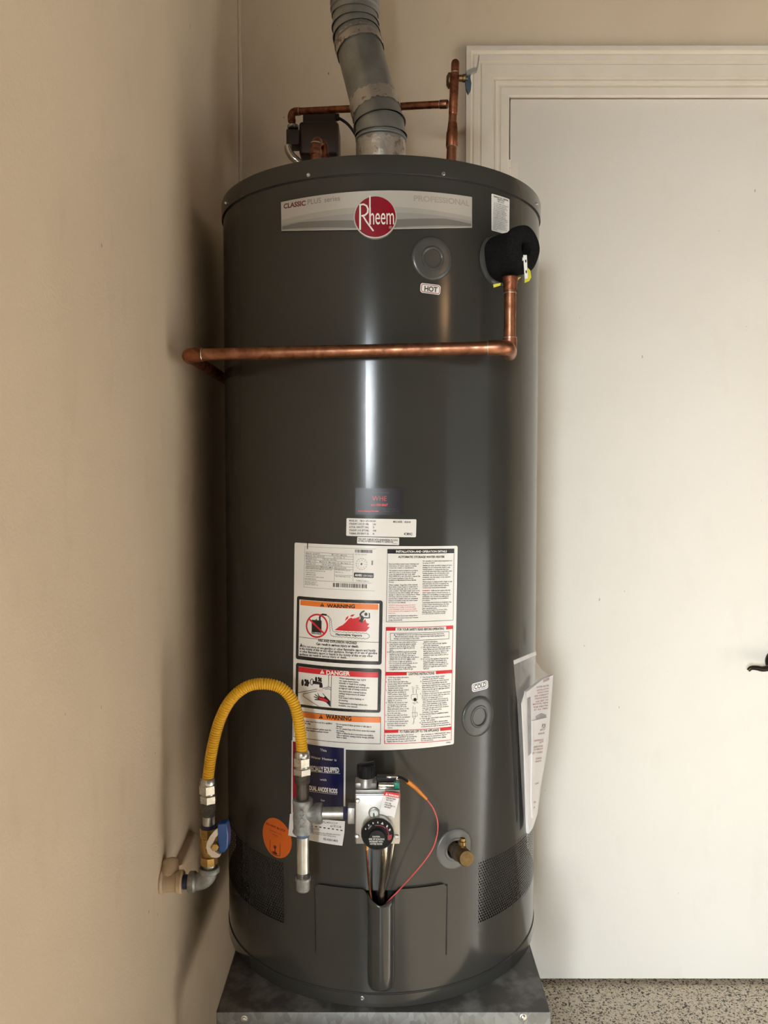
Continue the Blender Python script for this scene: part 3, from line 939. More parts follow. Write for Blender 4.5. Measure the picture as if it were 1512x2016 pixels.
# thermostat dial
DYF = FY - 0.018
dc = aty(743.5, 1642, DYF)
dr = 0.0270
MB().lathe((dc.x, FY - 0.001, dc.z), (0, -1, 0), [(dr * 1.02, 0), (dr * 1.035, 0.006), (dr * 1.035, 0.0155), (dr * 1.00, 0.0170), (dr * 0.985, 0.0165)], 56).build('dial_rim', M['zinc'], cv)
MB().lathe((dc.x, FY - 0.001, dc.z), (0, -1, 0), [(dr * 0.99, 0.004), (dr * 0.99, 0.0166), (dr * 0.975, 0.0170)], 56).build('dial_face', M['blackp'], cv)
dk = aty(742.5, 1650, DYF - 0.006)
MB().lathe((dk.x, FY - 0.001, dk.z), (0, -1, 0), [(dr * 0.52, 0.0165), (dr * 0.51, 0.022), (dr * 0.47, 0.0235)], 40).build('dial_knob', M['blackm'], cv)

# flat print on planes facing the camera is added further down (dial figures, warning tag)
tagp = [(628, 672), (903, 700), (800, 1100), (570, 1030)]
zv = Z(680, 1480, 8.4)
tgt = [aty(*zv(x, y), FY - 0.0045) for x, y in ((648, 655), (905, 690), (808, 1098), (562, 1022))]
tago = MB()
nrm = Vector((0, -0.0006, 0))
tago.add([p for p in tgt] + [p - nrm for p in tgt], [(0, 1, 2, 3), (7, 6, 5, 4), (0, 4, 5, 1), (1, 5, 6, 2), (2, 6, 7, 3), (3, 7, 4, 0)])
warn_tag = tago.build('warning_tag', M['paper'], cv, label='small white warning tag with a red header')

# tubes and wires dropping into the burner channel
pc = [aty(px, py, y) for px, py, y in ((722, 1664, -0.43), (723, 1690, -0.42), (725, 1720, -0.385), (728, 1750, -0.358), (733, 1780, -0.343))]
MB().tube(spline(pc, 6), 0.0022, 10).build('pilot_tube', M['copper'], cv)
MB().lathe(aty(721.5, 1662, -0.43), DN, [(0.004, 0), (0.004, 0.008), (0.003, 0.010)], 6).build('pilot_nut', M['brass'], cv)
pm = [aty(px, py, y) for px, py, y in ((757, 1650, -0.425), (757, 1690, -0.415), (753, 1740, -0.368), (749, 1790, -0.335))]
pms = spline(pm, 14)
n_ = len(pms)
MB().tube(pms, [0.0062 if i < 10 else 0.0056 + 0.0008 * (i % 2) for i in range(n_)], 14).build('burner_tube', M['steel_t'], cv)
ps_ = [aty(px, py, y) for px, py, y in ((775, 1655, -0.43), (770, 1690, -0.42), (763, 1725, -0.39), (753, 1765, -0.354), (749, 1790, -0.340))]
MB().tube(spline(ps_, 6), 0.0020, 10).build('thermocouple', M['chrome'], cv)
wr = [aty(px, py, y) for px, py, y in ((774, 1531, FY + 0.026), (786, 1530, FY + 0.03), (796, 1534, FY + 0.032), (804, 1540, FY + 0.035))]
MB().tube(spline(wr, 6), 0.0022, 10).build('igniter_lead', M['blackp'], cv)
wo = [aty(px, py, y) for px, py, y in ((802, 1538, FY + 0.035), (816, 1549, FY + 0.042), (828, 1561, FY + 0.05), (840, 1573, FY + 0.056))]
wos = spline(wo, 5)
MB().tube(wos, [0.0042 - 0.0018 * (i / (len(wos) - 1)) ** 2 for i in range(len(wos))], 12).build('orange_sleeve', M['orange_s'], cv)
ww = [aty(px, py, y) for px, py, y in ((838, 1571, FY + 0.055), (853, 1592, -0.385), (861, 1616, -0.38), (861, 1640, -0.38), (853, 1668, -0.38), (838, 1692, -0.38), (815, 1720, -0.378), (795, 1742, -0.368), (780, 1758, -0.358), (768, 1770, -0.350), (756, 1784, -0.343), (748, 1800, -0.340))]
MB().tube(spline(ww, 8), 0.0012, 10).build('red_lead', M['red_w'], cv)

# ================================================================== drain valve
dv = thing('drain_valve', 'brass drain valve poking out of the lower grey port', 'valve', cyl(sD, zD - 0.03, 0.01))
n0 = cyl(sD, 0).normalized()
p0 = cyl(sD, zD, -0.018)
e_ = aty(917, 1689, cyl(sD, 0, 0.075).y)
ax = (e_ - p0)
q1 = p0 + ax * 0.60
MB().tube([p0, q1], 0.0105, 20).build('valve_neck', M['brass_old'], dv)
md = MB()
a_ = ax.normalized()
md.lathe(q1 - a_ * 0.006, a_, [(0.0120, 0), (0.0150, 0.002), (0.0158, 0.010), (0.0145, 0.013)], 24)
md.build('collar', M['thread'], dv)
MB().lathe(q1 + a_ * 0.004, a_, [(0.0128, 0), (0.0142, 0.002), (0.0142, (e_ - q1).length - 0.002), (0.0130, (e_ - q1).length + 0.001)], 28).build('outlet_cap', M['brass_old'], dv)
us = q1 + Vector((0.004, 0, 0.008))
MB().lathe(us, (0.12, 0, 1), [(0.0055, 0), (0.0055, 0.006), (0.0070, 0.007), (0.0070, 0.013), (0.0048, 0.014), (0.0048, 0.019)], 14).build('stem', M['brass'], dv)

# ================================================================== T&P relief valve in foam and its copper discharge pipe
TA = math.radians(40.0)
tdir = Vector((math.sin(TA), -math.cos(TA), 0))
tz0 = ontank(985, 518)[1] + 0.004
relief = thing('relief_valve', 'black foam-wrapped relief valve with small metal lever and yellow tag', 'relief valve', tdir * R + Vector((0, 0, tz0 - 0.05)))
MB().lathe(tdir * (R + 0.0006) + Vector((0, 0, tz0 - 0.002)), tdir, [(0.047, 0.0), (0.046, 0.004), (0.040, 0.006)], 40).build('port_cover', M['port'], relief)
fm = MB()
N = 40
side = Vector((math.cos(TA), math.sin(TA), 0))
prof_ = [(0.0400, 0.004, 0), (0.0425, 0.010, 0), (0.0420, 0.022, 0.001), (0.0395, 0.036, 0.003), (0.0405, 0.050, 0.006), (0.0425, 0.060, 0.008), (0.0405, 0.068, 0.009), (0.034, 0.072, 0.009), (0.020, 0.072, 0.008), (0.013, 0.071, 0.006), (0.012, 0.045, 0.006)]
for r_, t_, up_ in prof_:
    for i in range(N):
        w_ = 2 * PI * i / N
        wob = 1 + 0.03 * math.sin(3 * w_ + t_ * 90) + 0.02 * math.sin(5 * w_ + 1)
        fm.v.append(tdir * (R + t_) + Vector((0, 0, tz0 + up_)) + side * (math.cos(w_) * r_ * wob) + Vector((0, 0, math.sin(w_) * r_ * wob)))
for j in range(len(prof_) - 1):
    for i in range(N):
        fm.f.append((j * N + i, j * N + (i + 1) % N, (j + 1) * N + (i + 1) % N, (j + 1) * N + i))
fm.f.append(tuple(range((len(prof_) - 1) * N, len(prof_) * N)))
fm.build('foam_wrap', M['foam'], relief, sharp=70)
ey = (tdir * (R + 0.075)).y
lvp = [aty(px, py, ey - 0.004) for px, py in ((1030, 502), (1037, 502), (1039, 548), (1033, 549))]
lm_ = MB().prism(lvp, (0.0006, 0.0018, 0))
lm_.lathe(aty(1024, 511, ey - 0.001), (0.4, -1, 0), [(0.0055, 0), (0.0055, 0.003), (0.004, 0.005)], 14)
lm_.build('test_lever', M['white_p'], relief)
for px, py in ((1035, 514), (1036, 535)):
    MB().cbox(aty(px, py, ey - 0.0046), (0.0022, 0.0014, 0.0048), 0.0005).build('lever_slot', M['dark'], relief)
for quad_, dy_ in ((((1039, 527), (1044, 532), (1046, 546), (1042, 553), (1033, 557), (1033, 548), (1039, 545)), 0.004),
                   (((971, 560), (986, 557), (985, 562), (972, 566)), 0.012), (((1018, 547), (1026, 545), (1020, 552), (1017, 553)), 0.030)):
    MB().prism([aty(px, py, ey + dy_) for px, py in quad_], (0, 0.001, 0)).build('yellow_tag', M['ytag'], relief)

dis = thing('discharge_pipe', 'copper discharge pipe crossing the front of the heater from the foam valve', 'pipe', (0, -0.36, aty(700, 690, -0.36).z))
PR = 0.0111
pt = tdir * (R + 0.050)
px0 = aty(1004, 620, pt.y)
top = Vector((px0.x, pt.y, aty(1004, 548, pt.y).z))
HY_R, HY_L = -0.388, -0.322
er = aty(1000, 684, HY_R)
hz_ = er.z
el = aty(368, 699, HY_L)
ex0 = Vector((top.x, pt.y, hz_))
MB().lathe(top + Vector((0, 0, 0.004)), DN, [(0.0120, 0), (0.0138, 0.002), (0.0138, 0.012), (0.0125, 0.014), (0.0125, 0.026)], 24).build('adapter', M['copper_dark'], dis)
down = [top + DN * 0.01, ex0 + UPV * 0.024]
MB().tube(down, PR, 20).build('vertical_pipe', M['copper'], dis)
ring(top + DN * 0.026, DN, PR * 1.06, 0.0016, M['solder'], dis)
er2 = Vector((er.x, HY_R, hz_))
elb = [ex0 + UPV * 0.030] + bend(ex0 + UPV * 0.030, ex0, Vector((er.x, HY_R, hz_)), 0.022)
elb += [ex0.lerp(er2, 0.5)]
elb += bend(ex0.lerp(er2, 0.5), er2, er2 + (el - er2).normalized() * 0.05, 0.020) + [er2 + (el - er2).normalized() * 0.034]
MB().tube(elb, 0.0132, 20).build('double_elbow', M['copper'], dis)
ring(ex0 + UPV * 0.0300, UPV, 0.0128, 0.0018, M['solder'], dis)
hd_ = (el - er2).normalized()
MB().tube([er2 + hd_ * 0.02, el - hd_ * 0.012], PR, 22).build('cross_pipe', M['copper'], dis)
ring(er2 + hd_ * 0.0335, hd_, 0.0128, 0.0016, M['solder'], dis)
bk2 = Vector((el.x, 0.30, el.z - 0.004))
bl = [el - hd_ * 0.028] + bend(el - hd_ * 0.028, el, bk2, 0.020) + [el + (bk2 - el).normalized() * 0.026]
MB().tube(bl, 0.0132, 20).build('wall_elbow', M['copper_dark'], dis)
ring(el - hd_ * 0.030, hd_, 0.0128, 0.0018, M['solder'], dis)
MB().tube([el + (bk2 - el).normalized() * 0.02, bk2], PR, 18).build('return_pipe', M['copper_dark'], dis)
# ================================================================== flue vent
flue = thing('flue_vent', 'galvanised round flue pipe with foil-taped joints rising from the heater top', 'vent pipe', (0, 0, Z_TOP))
VR = 0.0520
f0 = aty(751, 330, 0.0)
f0.z = Z_TOP
f1 = aty(750, 256, 0.0)
f2 = aty(699, 62, 0.10)
f3 = Vector((f2.x - 0.002, f2.y + 0.012, CEIL + 0.02))
f0.x = f1.x
def cylsec(a, b, r0, r1, name, ribs=(), parent=flue, m=None):
    a, b = Vector(a), Vector(b)
    Ln = (b - a).length
    prof_ = [(r0, 0.0)]
    for t in ribs:
        prof_ += [(r0, t - 0.004), (r0 + 0.0030, t - 0.0018), (r0 + 0.0030, t + 0.0018), (r0, t + 0.004)]
    prof_ += [(r1, Ln)]
    return MB().lathe(a, b - a, prof_, 48, False, False).build(name, m or M['vent'], parent, recalc=False)
def gores(p0, d0, p1, d1, r, n, name):
    # adjustable elbow: mitred ring segments from p0 (direction d0) to p1 (direction d1)
    d0, d1 = Vector(d0).normalized(), Vector(d1).normalized()
    mid = (p0 + p1) / 2
    k = (p1 - p0).length * 0.5
    cpts = []
    for i in range(n + 1):
        t = i / n
        cpts.append(p0 * (1 - t) ** 3 + (p0 + d0 * k * 0.66) * 3 * t * (1 - t) ** 2 + (p1 - d1 * k * 0.66) * 3 * t * t * (1 - t) + p1 * t ** 3)
    for i in range(n):
        a, b = cpts[i], cpts[i + 1]
        dd = (b - a).normalized()
        na = d0.slerp(d1, i / n) if False else (d0 * (1 - i / n) + d1 * (i / n)).normalized()
        nb = (d0 * (1 - (i + 1) / n) + d1 * ((i + 1) / n)).normalized()
        ref = Vector((0, 1, 0))
        e1 = dd.cross(ref).normalized()
        e2 = dd.cross(e1)
        mb = MB()
        S = 48
        rows = []
        for (pp, nn, rr_, off) in ((a, na, r + 0.0034, -0.0018), (a, na, r + 0.0034, 0.0022), (a, na, r, 0.0032), (b, nb, r, -0.0005)):
            row = []
            for q in range(S):
                w_ = 2 * PI * q / S
                v = (e1 * math.cos(w_) + e2 * math.sin(w_)) * rr_
                # slide along dd onto the mitre plane
                t = -(v.dot(nn)) / dd.dot(nn)
                row.append(pp + v + dd * (t + off))
            rows.append(row)
        for row in rows:
            mb.v += row
        for j in range(3):
            for q in range(S):
                mb.f.append((j * S + q, j * S + (q + 1) % S, (j + 1) * S + (q + 1) % S, (j + 1) * S + q))
        mb.build(name, M['vent'], flue, recalc=False)
sl = (f2 - f1).normalized()
g0 = Vector((f0.x, 0.0, aty(751, 268, 0.0).z))
cylsec(f0, g0, VR, VR, 'collar', ribs=((g0 - f0).length - 0.008,))
g1 = f1 + sl * 0.042
gores(g0, (0, 0, 1), g1, sl, VR + 0.001, 2, 'elbow_gore')
h0_ = f2 - sl * 0.040
cylsec(g1 - sl * 0.004, h0_ + sl * 0.004, VR - 0.001, VR - 0.001, 'slanted_pipe')
h1_ = f2 + UPV * 0.034
gores(h0_, sl, h1_, (0, 0, 1), VR - 0.001, 3, 'elbow_gore')
cylsec(h1_ - UPV * 0.002, f3, VR + 0.001, VR + 0.001, 'upper_pipe', ribs=(0.016, 0.030))
# crinkled foil tape bands
def foil(a, d, r, length, w0, w1, seed):
    rnd = random.Random(seed)
    d = Vector(d).normalized()
    e1 = d.cross(Vector((0, 1, 0))).normalized()
    e2 = d.cross(e1)
    S, T = 60, 6
    mb = MB()
    for i in range(S + 1):
        w_ = w0 + (w1 - w0) * i / S
        lo_ = rnd.uniform(-0.004, 0.003)
        hi_ = length + rnd.uniform(-0.004, 0.004)
        for k in range(T + 1):
            t = lo_ + (hi_ - lo_) * k / T
            rr_ = r + 0.0008 + rnd.uniform(0, 0.0014)
            mb.v.append(a + d * t + (e1 * math.cos(w_) + e2 * math.sin(w_)) * rr_)
    for i in range(S):
        for k in range(T):
            mb.f.append((i * (T + 1) + k, i * (T + 1) + k + 1, (i + 1) * (T + 1) + k + 1, (i + 1) * (T + 1) + k))
    return mb.build('foil_tape', M['foil'], flue, recalc=False, sharp=25)
foil(f0 + UPV * 0.004, UPV, VR, aty(751, 284, 0.0).z - Z_TOP - 0.004, 0, 2 * PI, 1)
foil(g1 - sl * 0.002, sl, VR + 0.001, 0.036, 0, 2 * PI, 2)
foil(h0_ - sl * 0.024, sl, VR, 0.030, 0, 2 * PI, 3)
foil(h1_ + UPV * 0.060, UPV, VR + 0.002, 0.050, 0, 2 * PI, 4)

# ================================================================== copper piping on top of the heater
PY = 0.20                            # plane of the pump
RX, RY = aty(887, 300, 0.03).x, 0.03
ris = thing('copper_riser', 'dark copper riser pipe with small valve beside the door casing', 'pipe', (RX, RY, Z_TOP))
def rz(py):
    return aty(888, py, RY).z
def rp(px, py):
    return aty(px, py, RY)
MB().tube([Vector((RX - 0.004, RY, Z_TOP)), rp(890, 284)], 0.0111, 20).build('lower_pipe', M['copper'], ris)
a_, b_ = rp(889.5, 290), rp(891, 242)
MB().lathe(a_, b_ - a_, [(0.0122, 0), (0.0130, 0.002), (0.0130, 0.030), (0.0118, 0.034), (0.0100, (b_ - a_).length)], 22).build('reducer', M['copper_dark'], ris)
ring(rp(889.4, 291), b_ - a_, 0.0126, 0.0018, M['solder'], ris)
MB().tube([rp(891, 246), rp(892.5, 218)], 0.0082, 18).build('short_pipe', M['copper'], ris)
t0, t1 = rp(892, 226), rp(895, 150)
MB().lathe(t0, t1 - t0, [(0.0090, 0), (0.0097, 0.002), (0.0097, (t1 - t0).length - 0.002), (0.009, (t1 - t0).length)], 20).build('tee_body', M['copper_dark'], ris)
cp = [rp(895, 160), rp(896, 140)] + bend(rp(896, 140), rp(896.5, 121), rp(896.5, 121) + Vector((0.004, 0.05, 0.004)), 0.014) + [rp(896.5, 121) + Vector((0.005, 0.06, 0.004))]
MB().tube(cp, 0.0090, 18).build('top_elbow', M['copper_dark'], ris)
wallp = rp(896.5, 121) + Vector((0.004, 0.05, 0.004))
MB().tube([wallp, Vector((aty(886, 290, WALL_Y).x, WALL_Y - 0.001, wallp.z))], 0.0080, 14).build('wall_pipe', M['copper_dark'], ris)
ring(rp(895.3, 144), UPV, 0.0094, 0.0018, M['solder'], ris)
vb2 = MB()
vc = rp(888, 153) + Vector((0, 0.014, 0))
vb2.lathe(vc - Vector((0.009, 0, 0)), RT, [(0.010, 0), (0.0165, 0.004), (0.0165, 0.016), (0.010, 0.020)], 20)
vb2.lathe(rp(903, 154), RT, [(0.0070, 0), (0.0070, 0.008), (0.0085, 0.009), (0.0085, 0.014), (0.006, 0.015)], 12)
vb2.build('valve_body', M['brass_old'], ris)
hp_ = [rp(px, py) for px, py in ((917, 146), (927, 141), (937, 138), (940, 128), (942, 111))]
hm = MB()
w2 = Vector((0, 0.005, 0))
for i, p in enumerate(hp_):
    hgt = (0.010, 0.009, 0.007, 0.004, 0.0025)[i]
    hm.v += [p - w2 + UPV * hgt * 0.5, p + w2 + UPV * hgt * 0.5, p + w2 - UPV * hgt * 0.5 + RT * 0.002, p - w2 - UPV * hgt * 0.5 + RT * 0.002]
for i in range(len(hp_) - 1):
    for k in range(4):
        hm.f.append((4 * i + k, 4 * i + (k + 1) % 4, 4 * i + 4 + (k + 1) % 4, 4 * i + 4 + k))
hm.f += [(0, 1, 2, 3), tuple(range(16, 20))]
hm.build('lever', M['alu'], ris)
bs = [rp(px, py) for px, py in ((917, 143), (928, 140), (926, 152), (928, 164), (927, 177), (922, 184), (918, 175), (916, 160))]
MB().prism(bs, (0, 0.010, 0)).build('lever_sleeve', M['blue_dull'], ris)
MB().tube([rp(914, 155), rp(921, 155)], 0.005, 10).build('stem', M['thread'], ris)

# circulation pipe between pump and riser
lp_ = thing('circulation_pipe', 'thin copper pipe running behind the flue from pump to riser', 'pipe', (-0.05, 0.05, aty(700, 214, 0.06).z))
r_end = rp(882, 205)
l_end = aty(572, 220, PY)
ld = (l_end - r_end).normalized()
MB().tube([r_end + ld * 0.006, l_end - ld * 0.01], 0.0080, 16).build('straight_pipe', M['copper_dark'], lp_)
MB().lathe(r_end + ld * 0.001, ld, [(0.0088, 0), (0.0095, 0.001), (0.0095, 0.017), (0.0085, 0.018)], 18).build('tee_branch', M['copper'], lp_)
ring(r_end + ld * 0.0175, ld, 0.0096, 0.0016, M['solder'], lp_)
l_dn = aty(577, 262, PY - 0.004)
l_dn.z = aty(565, 256, PY).z + 0.0005
be = [l_end - ld * 0.026] + bend(l_end - ld * 0.026, l_end, l_dn, 0.018) + [l_end.lerp(l_dn, 0.55)]
MB().tube(be, 0.0094, 16).build('elbow', M['copper_dark'], lp_)
MB().tube([l_end.lerp(l_dn, 0.4), l_dn + UPV * 0.004], 0.0080, 14).build('drop_pipe', M['copper_dark'], lp_)
ring(l_end - ld * 0.0270, ld, 0.0096, 0.0018, M['solder'], lp_)

# brown circulation pump
def pp(px, py, y=PY):
    return aty(px, py, y)
pump = thing('circulation_pump', 'dark brown circulation pump standing behind the heater top', 'pump', pp(615, 315))
b0, b1 = pp(588, 237), pp(667, 303)
pm_ = MB().cbox(((b0.x + b1.x) / 2, PY + 0.045, (b0.z + b1.z) / 2), (b1.x - b0.x, 0.085, b0.z - b1.z), 0.008, seg=3)
pm_.build('motor_case', M['pump'], pump)
c0_, c1_ = pp(594, 206), pp(660, 232)
MB().cbox(((c0_.x + c1_.x) / 2, PY + 0.055, (c0_.z + c1_.z) / 2), (c1_.x - c0_.x, 0.060, c0_.z - c1_.z), 0.003).build('junction_box', M['pump'], pump)
MB().cbox(((c0_.x + c1_.x) / 2, PY + 0.050, pp(600, 237).z), (c1_.x - c0_.x - 0.006, 0.05, 0.010), 0.001).build('junction_gasket', M['blackm'], pump)
fl = MB()
fa, fb = pp(565, 256), pp(586, 288)
fl.cbox(((fa.x + fb.x) / 2 + 0.002, PY + 0.012, (fa.z + fb.z) / 2), (fb.x - fa.x + 0.006, 0.045, fa.z - fb.z), 0.004)
fl.build('pump_head', M['pump_d'], pump)
MB().lathe(l_dn + UPV * 0.009, DN, [(0.011, 0), (0.0135, 0.001), (0.0135, 0.006), (0.011, 0.008)], 20).build('union_ring', M['zinc'], lp_)
chp = [pp(568, 288, PY - 0.012), pp(569, 297, PY - 0.014), pp(575, 308, PY - 0.014), pp(586, 318, PY - 0.012), pp(600, 330, PY - 0.01)]
MB().tube(spline(chp, 6), 0.0095, 16).build('chrome_elbow', M['chrome'], pump)
cd = [pp(660, 230, PY + 0.01), pp(668, 233, PY - 0.0), pp(683, 243, PY), pp(694, 256, PY + 0.004), pp(703, 272, PY + 0.012), pp(712, 300, PY + 0.03), pp(716, 330, PY + 0.04)]
MB().tube(spline(cd, 6), 0.0034, 10).build('power_cord', M['blackm'], pump)
MB().cbox(pp(664, 231, PY + 0.004), (0.010, 0.012, 0.014), 0.002).build('cord_clamp', M['blackm'], pump)

# left copper stub with street elbow
LX, LY = aty(621, 300, 0.0).x, 0.0
lst = thing('copper_stub', 'short copper elbow stub in front of the brown pump', 'pipe', (LX, LY, Z_TOP))
s_a, s_b = Vector((LX, LY, Z_TOP)), aty(624, 276, LY)
s_c = Vector((s_b.x, LY + 0.07, s_b.z + 0.008))
pth = [s_a, aty(622, 292, LY)] + bend(aty(622, 292, LY), s_b, s_c, 0.016)
MB().tube(pth, 0.0105, 18).build('elbow', M['copper'], lst)
MB().lathe(aty(621.6, 305, LY), UPV, [(0.0118, 0), (0.0128, 0.002), (0.0128, 0.010), (0.0118, 0.012)], 20).build('coupling', M['copper'], lst)
ring(aty(622, 283, LY), UPV, 0.0112, 0.0020, M['solder'], lst)
dp = [s_c - Vector((0, 0.035, 0.002)), aty(637, 284, LY + 0.05), aty(641, 315, LY + 0.05)]
MB().tube(spline(dp, 6), 0.0085, 14).build('return_pipe', M['copper_dark'], lst)

# ================================================================== instruction bag hanging on the right side
TB = math.radians(57)
bn = Vector((math.sin(TB), -math.cos(TB), 0))
bp0 = bn * (R + 0.006)
def ob(px, py, o=0.0):
    return onplane(px, py, bp0 + bn * o, bn)
bag = thing('manual_bag', 'clear plastic bag of folded white manuals hanging on the heater side', 'bag', ob(1036, 1640))
M['film'] = mat('clear_film', (0.92, 0.93, 0.94), rough=0.12, alpha=0.17, spec=0.9, bump=0.7, bscale=34, col2=(0.85, 0.86, 0.88), nscale=20)
def sheet(pix, off, thick, m, name, lab=None, parent=bag):
    mb = MB().prism([ob(px, py, off) for px, py in pix], bn * thick)
    o = mb.build(name, m, parent, sharp=20)
    if lab:
        o['label'] = lab
    return o
bk1 = sheet([(1032, 1361), (1063, 1337), (1084, 1328), (1081, 1370), (1077, 1420), (1074, 1460), (1068, 1500), (1060, 1545), (1053, 1600), (1044, 1628), (1036, 1640), (1034, 1600), (1031, 1500), (1029, 1420)], 0.001, 0.006, M['paper2'], 'booklet')
bk2_ = sheet([(1046, 1419), (1075, 1412), (1073, 1460), (1068, 1505), (1061, 1545), (1053, 1595), (1046, 1610), (1044, 1575), (1045, 1500)], 0.0072, 0.003, M['paper'], 'folded_sheet')
bk3 = sheet([(1026, 1385), (1033, 1362), (1034, 1430), (1037, 1520), (1042, 1620), (1038, 1630), (1034, 1560), (1030, 1470)], 0.0074, 0.0025, M['paper'], 'folded_leaf')
M['greyprint'] = mat('grey_print', (0.16, 0.16, 0.17), rough=0.5, col2=(0.24, 0.24, 0.25), nscale=60)
sheet([(1038, 1375), (1044, 1372), (1045, 1430), (1046, 1482), (1040, 1488), (1039, 1440)], 0.0074, 0.0006, M['greyprint'], 'grey_panel')
sheet([(1055, 1410), (1066, 1404), (1075, 1407), (1075, 1412), (1056, 1416)], 0.0074, 0.0006, M['greyprint'], 'grey_figure')
# film front and back with a heat-sealed crimped top
def film(pix, off, name, cols=10):
    rnd = random.Random(3)
    L_ = pix[0]
    Rr = pix[1]
    mb = MB()
    n = len(L_)
    for j in range(n):
        for i in range(cols + 1):
            u = i / cols
            px = L_[j][0] + (Rr[j][0] - L_[j][0]) * u
            py = L_[j][1] + (Rr[j][1] - L_[j][1]) * u
            o_ = off + 0.0016 * math.sin(u * 17 + j * 1.3) * (1 - 0.5 * j / n) + (0.0012 * (-1) ** i if j < 2 else 0)
            mb.v.append(ob(px, py, o_))
    for j in range(n - 1):
        for i in range(cols):
            mb.f.append((j * (cols + 1) + i, j * (cols + 1) + i + 1, (j + 1) * (cols + 1) + i + 1, (j + 1) * (cols + 1) + i))
    return mb.build(name, M['film'], bag, recalc=False, sharp=60)
Lp = [(1010, 1300), (1012, 1316), (1014, 1340), (1018, 1380), (1022, 1450), (1026, 1530), (1030, 1600), (1034, 1642)]
Rp = [(1056, 1284), (1055, 1302), (1066, 1318), (1083, 1330), (1079, 1420), (1066, 1530), (1052, 1600), (1038, 1652)]
film((Lp, Rp), 0.0125, 'front_film')
sl_ = sheet([(1011, 1300), (1054, 1282), (1055, 1289), (1012, 1308)], 0.0138, 0.0010, mat('sealed_film', (0.80, 0.80, 0.79), rough=0.3, alpha=0.55, col2=(0.7, 0.7, 0.69), nscale=60), 'sealed_edge')
# ================================================================== printed labels on the jacket
# glyph outlines of the built-in font, cached once
GL = {}
def glyph_cache(chars, res, off):
    tmp = []
    for c in sorted(set(chars)) + ['|']:
        cu = bpy.data.curves.new('glyph', 'FONT')
        cu.body = c
        cu.resolution_u = res
        cu.offset = off
        cu.size = 1.0
        cu2 = bpy.data.curves.new('glyph', 'FONT')
        cu2.body = c + '|'
        cu2.resolution_u = 1
        cu2.offset = off
        cu2.size = 1.0
        o1, o2 = bpy.data.objects.new('glyph', cu), bpy.data.objects.new('glyph', cu2)
        C.objects.link(o1)
        C.objects.link(o2)
        tmp.append((c, o1, o2))
    dg = bpy.context.evaluated_depsgraph_get()
    data = {}
    bar = None
    for c, o1, o2 in tmp:
        m1 = bpy.data.meshes.new_from_object(o1.evaluated_get(dg))
        m2 = bpy.data.meshes.new_from_object(o2.evaluated_get(dg))
        vs_ = [(v.co.x, v.co.y) for v in m1.vertices]
        fs_ = [tuple(p.vertices) for p in m1.polygons]
        mx = max((v.co.x for v in m2.vertices), default=0)
        data[c] = [vs_, fs_, mx]
        if c == '|':
            bar = max((v[0] for v in vs_), default=0)
        bpy.data.meshes.remove(m1)
        bpy.data.meshes.remove(m2)
    for c, o1, o2 in tmp:
        for o in (o1, o2):
            cu = o.data
            bpy.data.objects.remove(o)
            bpy.data.curves.remove(cu)
    out = {c: (v, f, mx - bar) for c, (v, f, mx) in data.items()}
    return out
ALLCH = ''.join(chr(k) for k in range(33, 127)) + '®°•'
STY = {'tiny': glyph_cache(ALLCH, 1, 0.008), 'tinyb': glyph_cache(ALLCH, 1, 0.030), 'reg': glyph_cache(ALLCH, 4, 0.0), 'bold': glyph_cache(ALLCH, 4, 0.035), 'thin': glyph_cache(ALLCH, 4, -0.012)}
CAPH = max(v[1] for v in STY['reg']['H'][0])
SPACE = 0.30

def text2d(s, style):
    g = STY[style]
    x, out = 0.0, []
    for ch in s:
        if ch == ' ':
            x += SPACE
            continue
        vs_, fs_, adv = g.get(ch, g['-'])
        out.append((x, vs_, fs_))
        x += adv
    return out, x

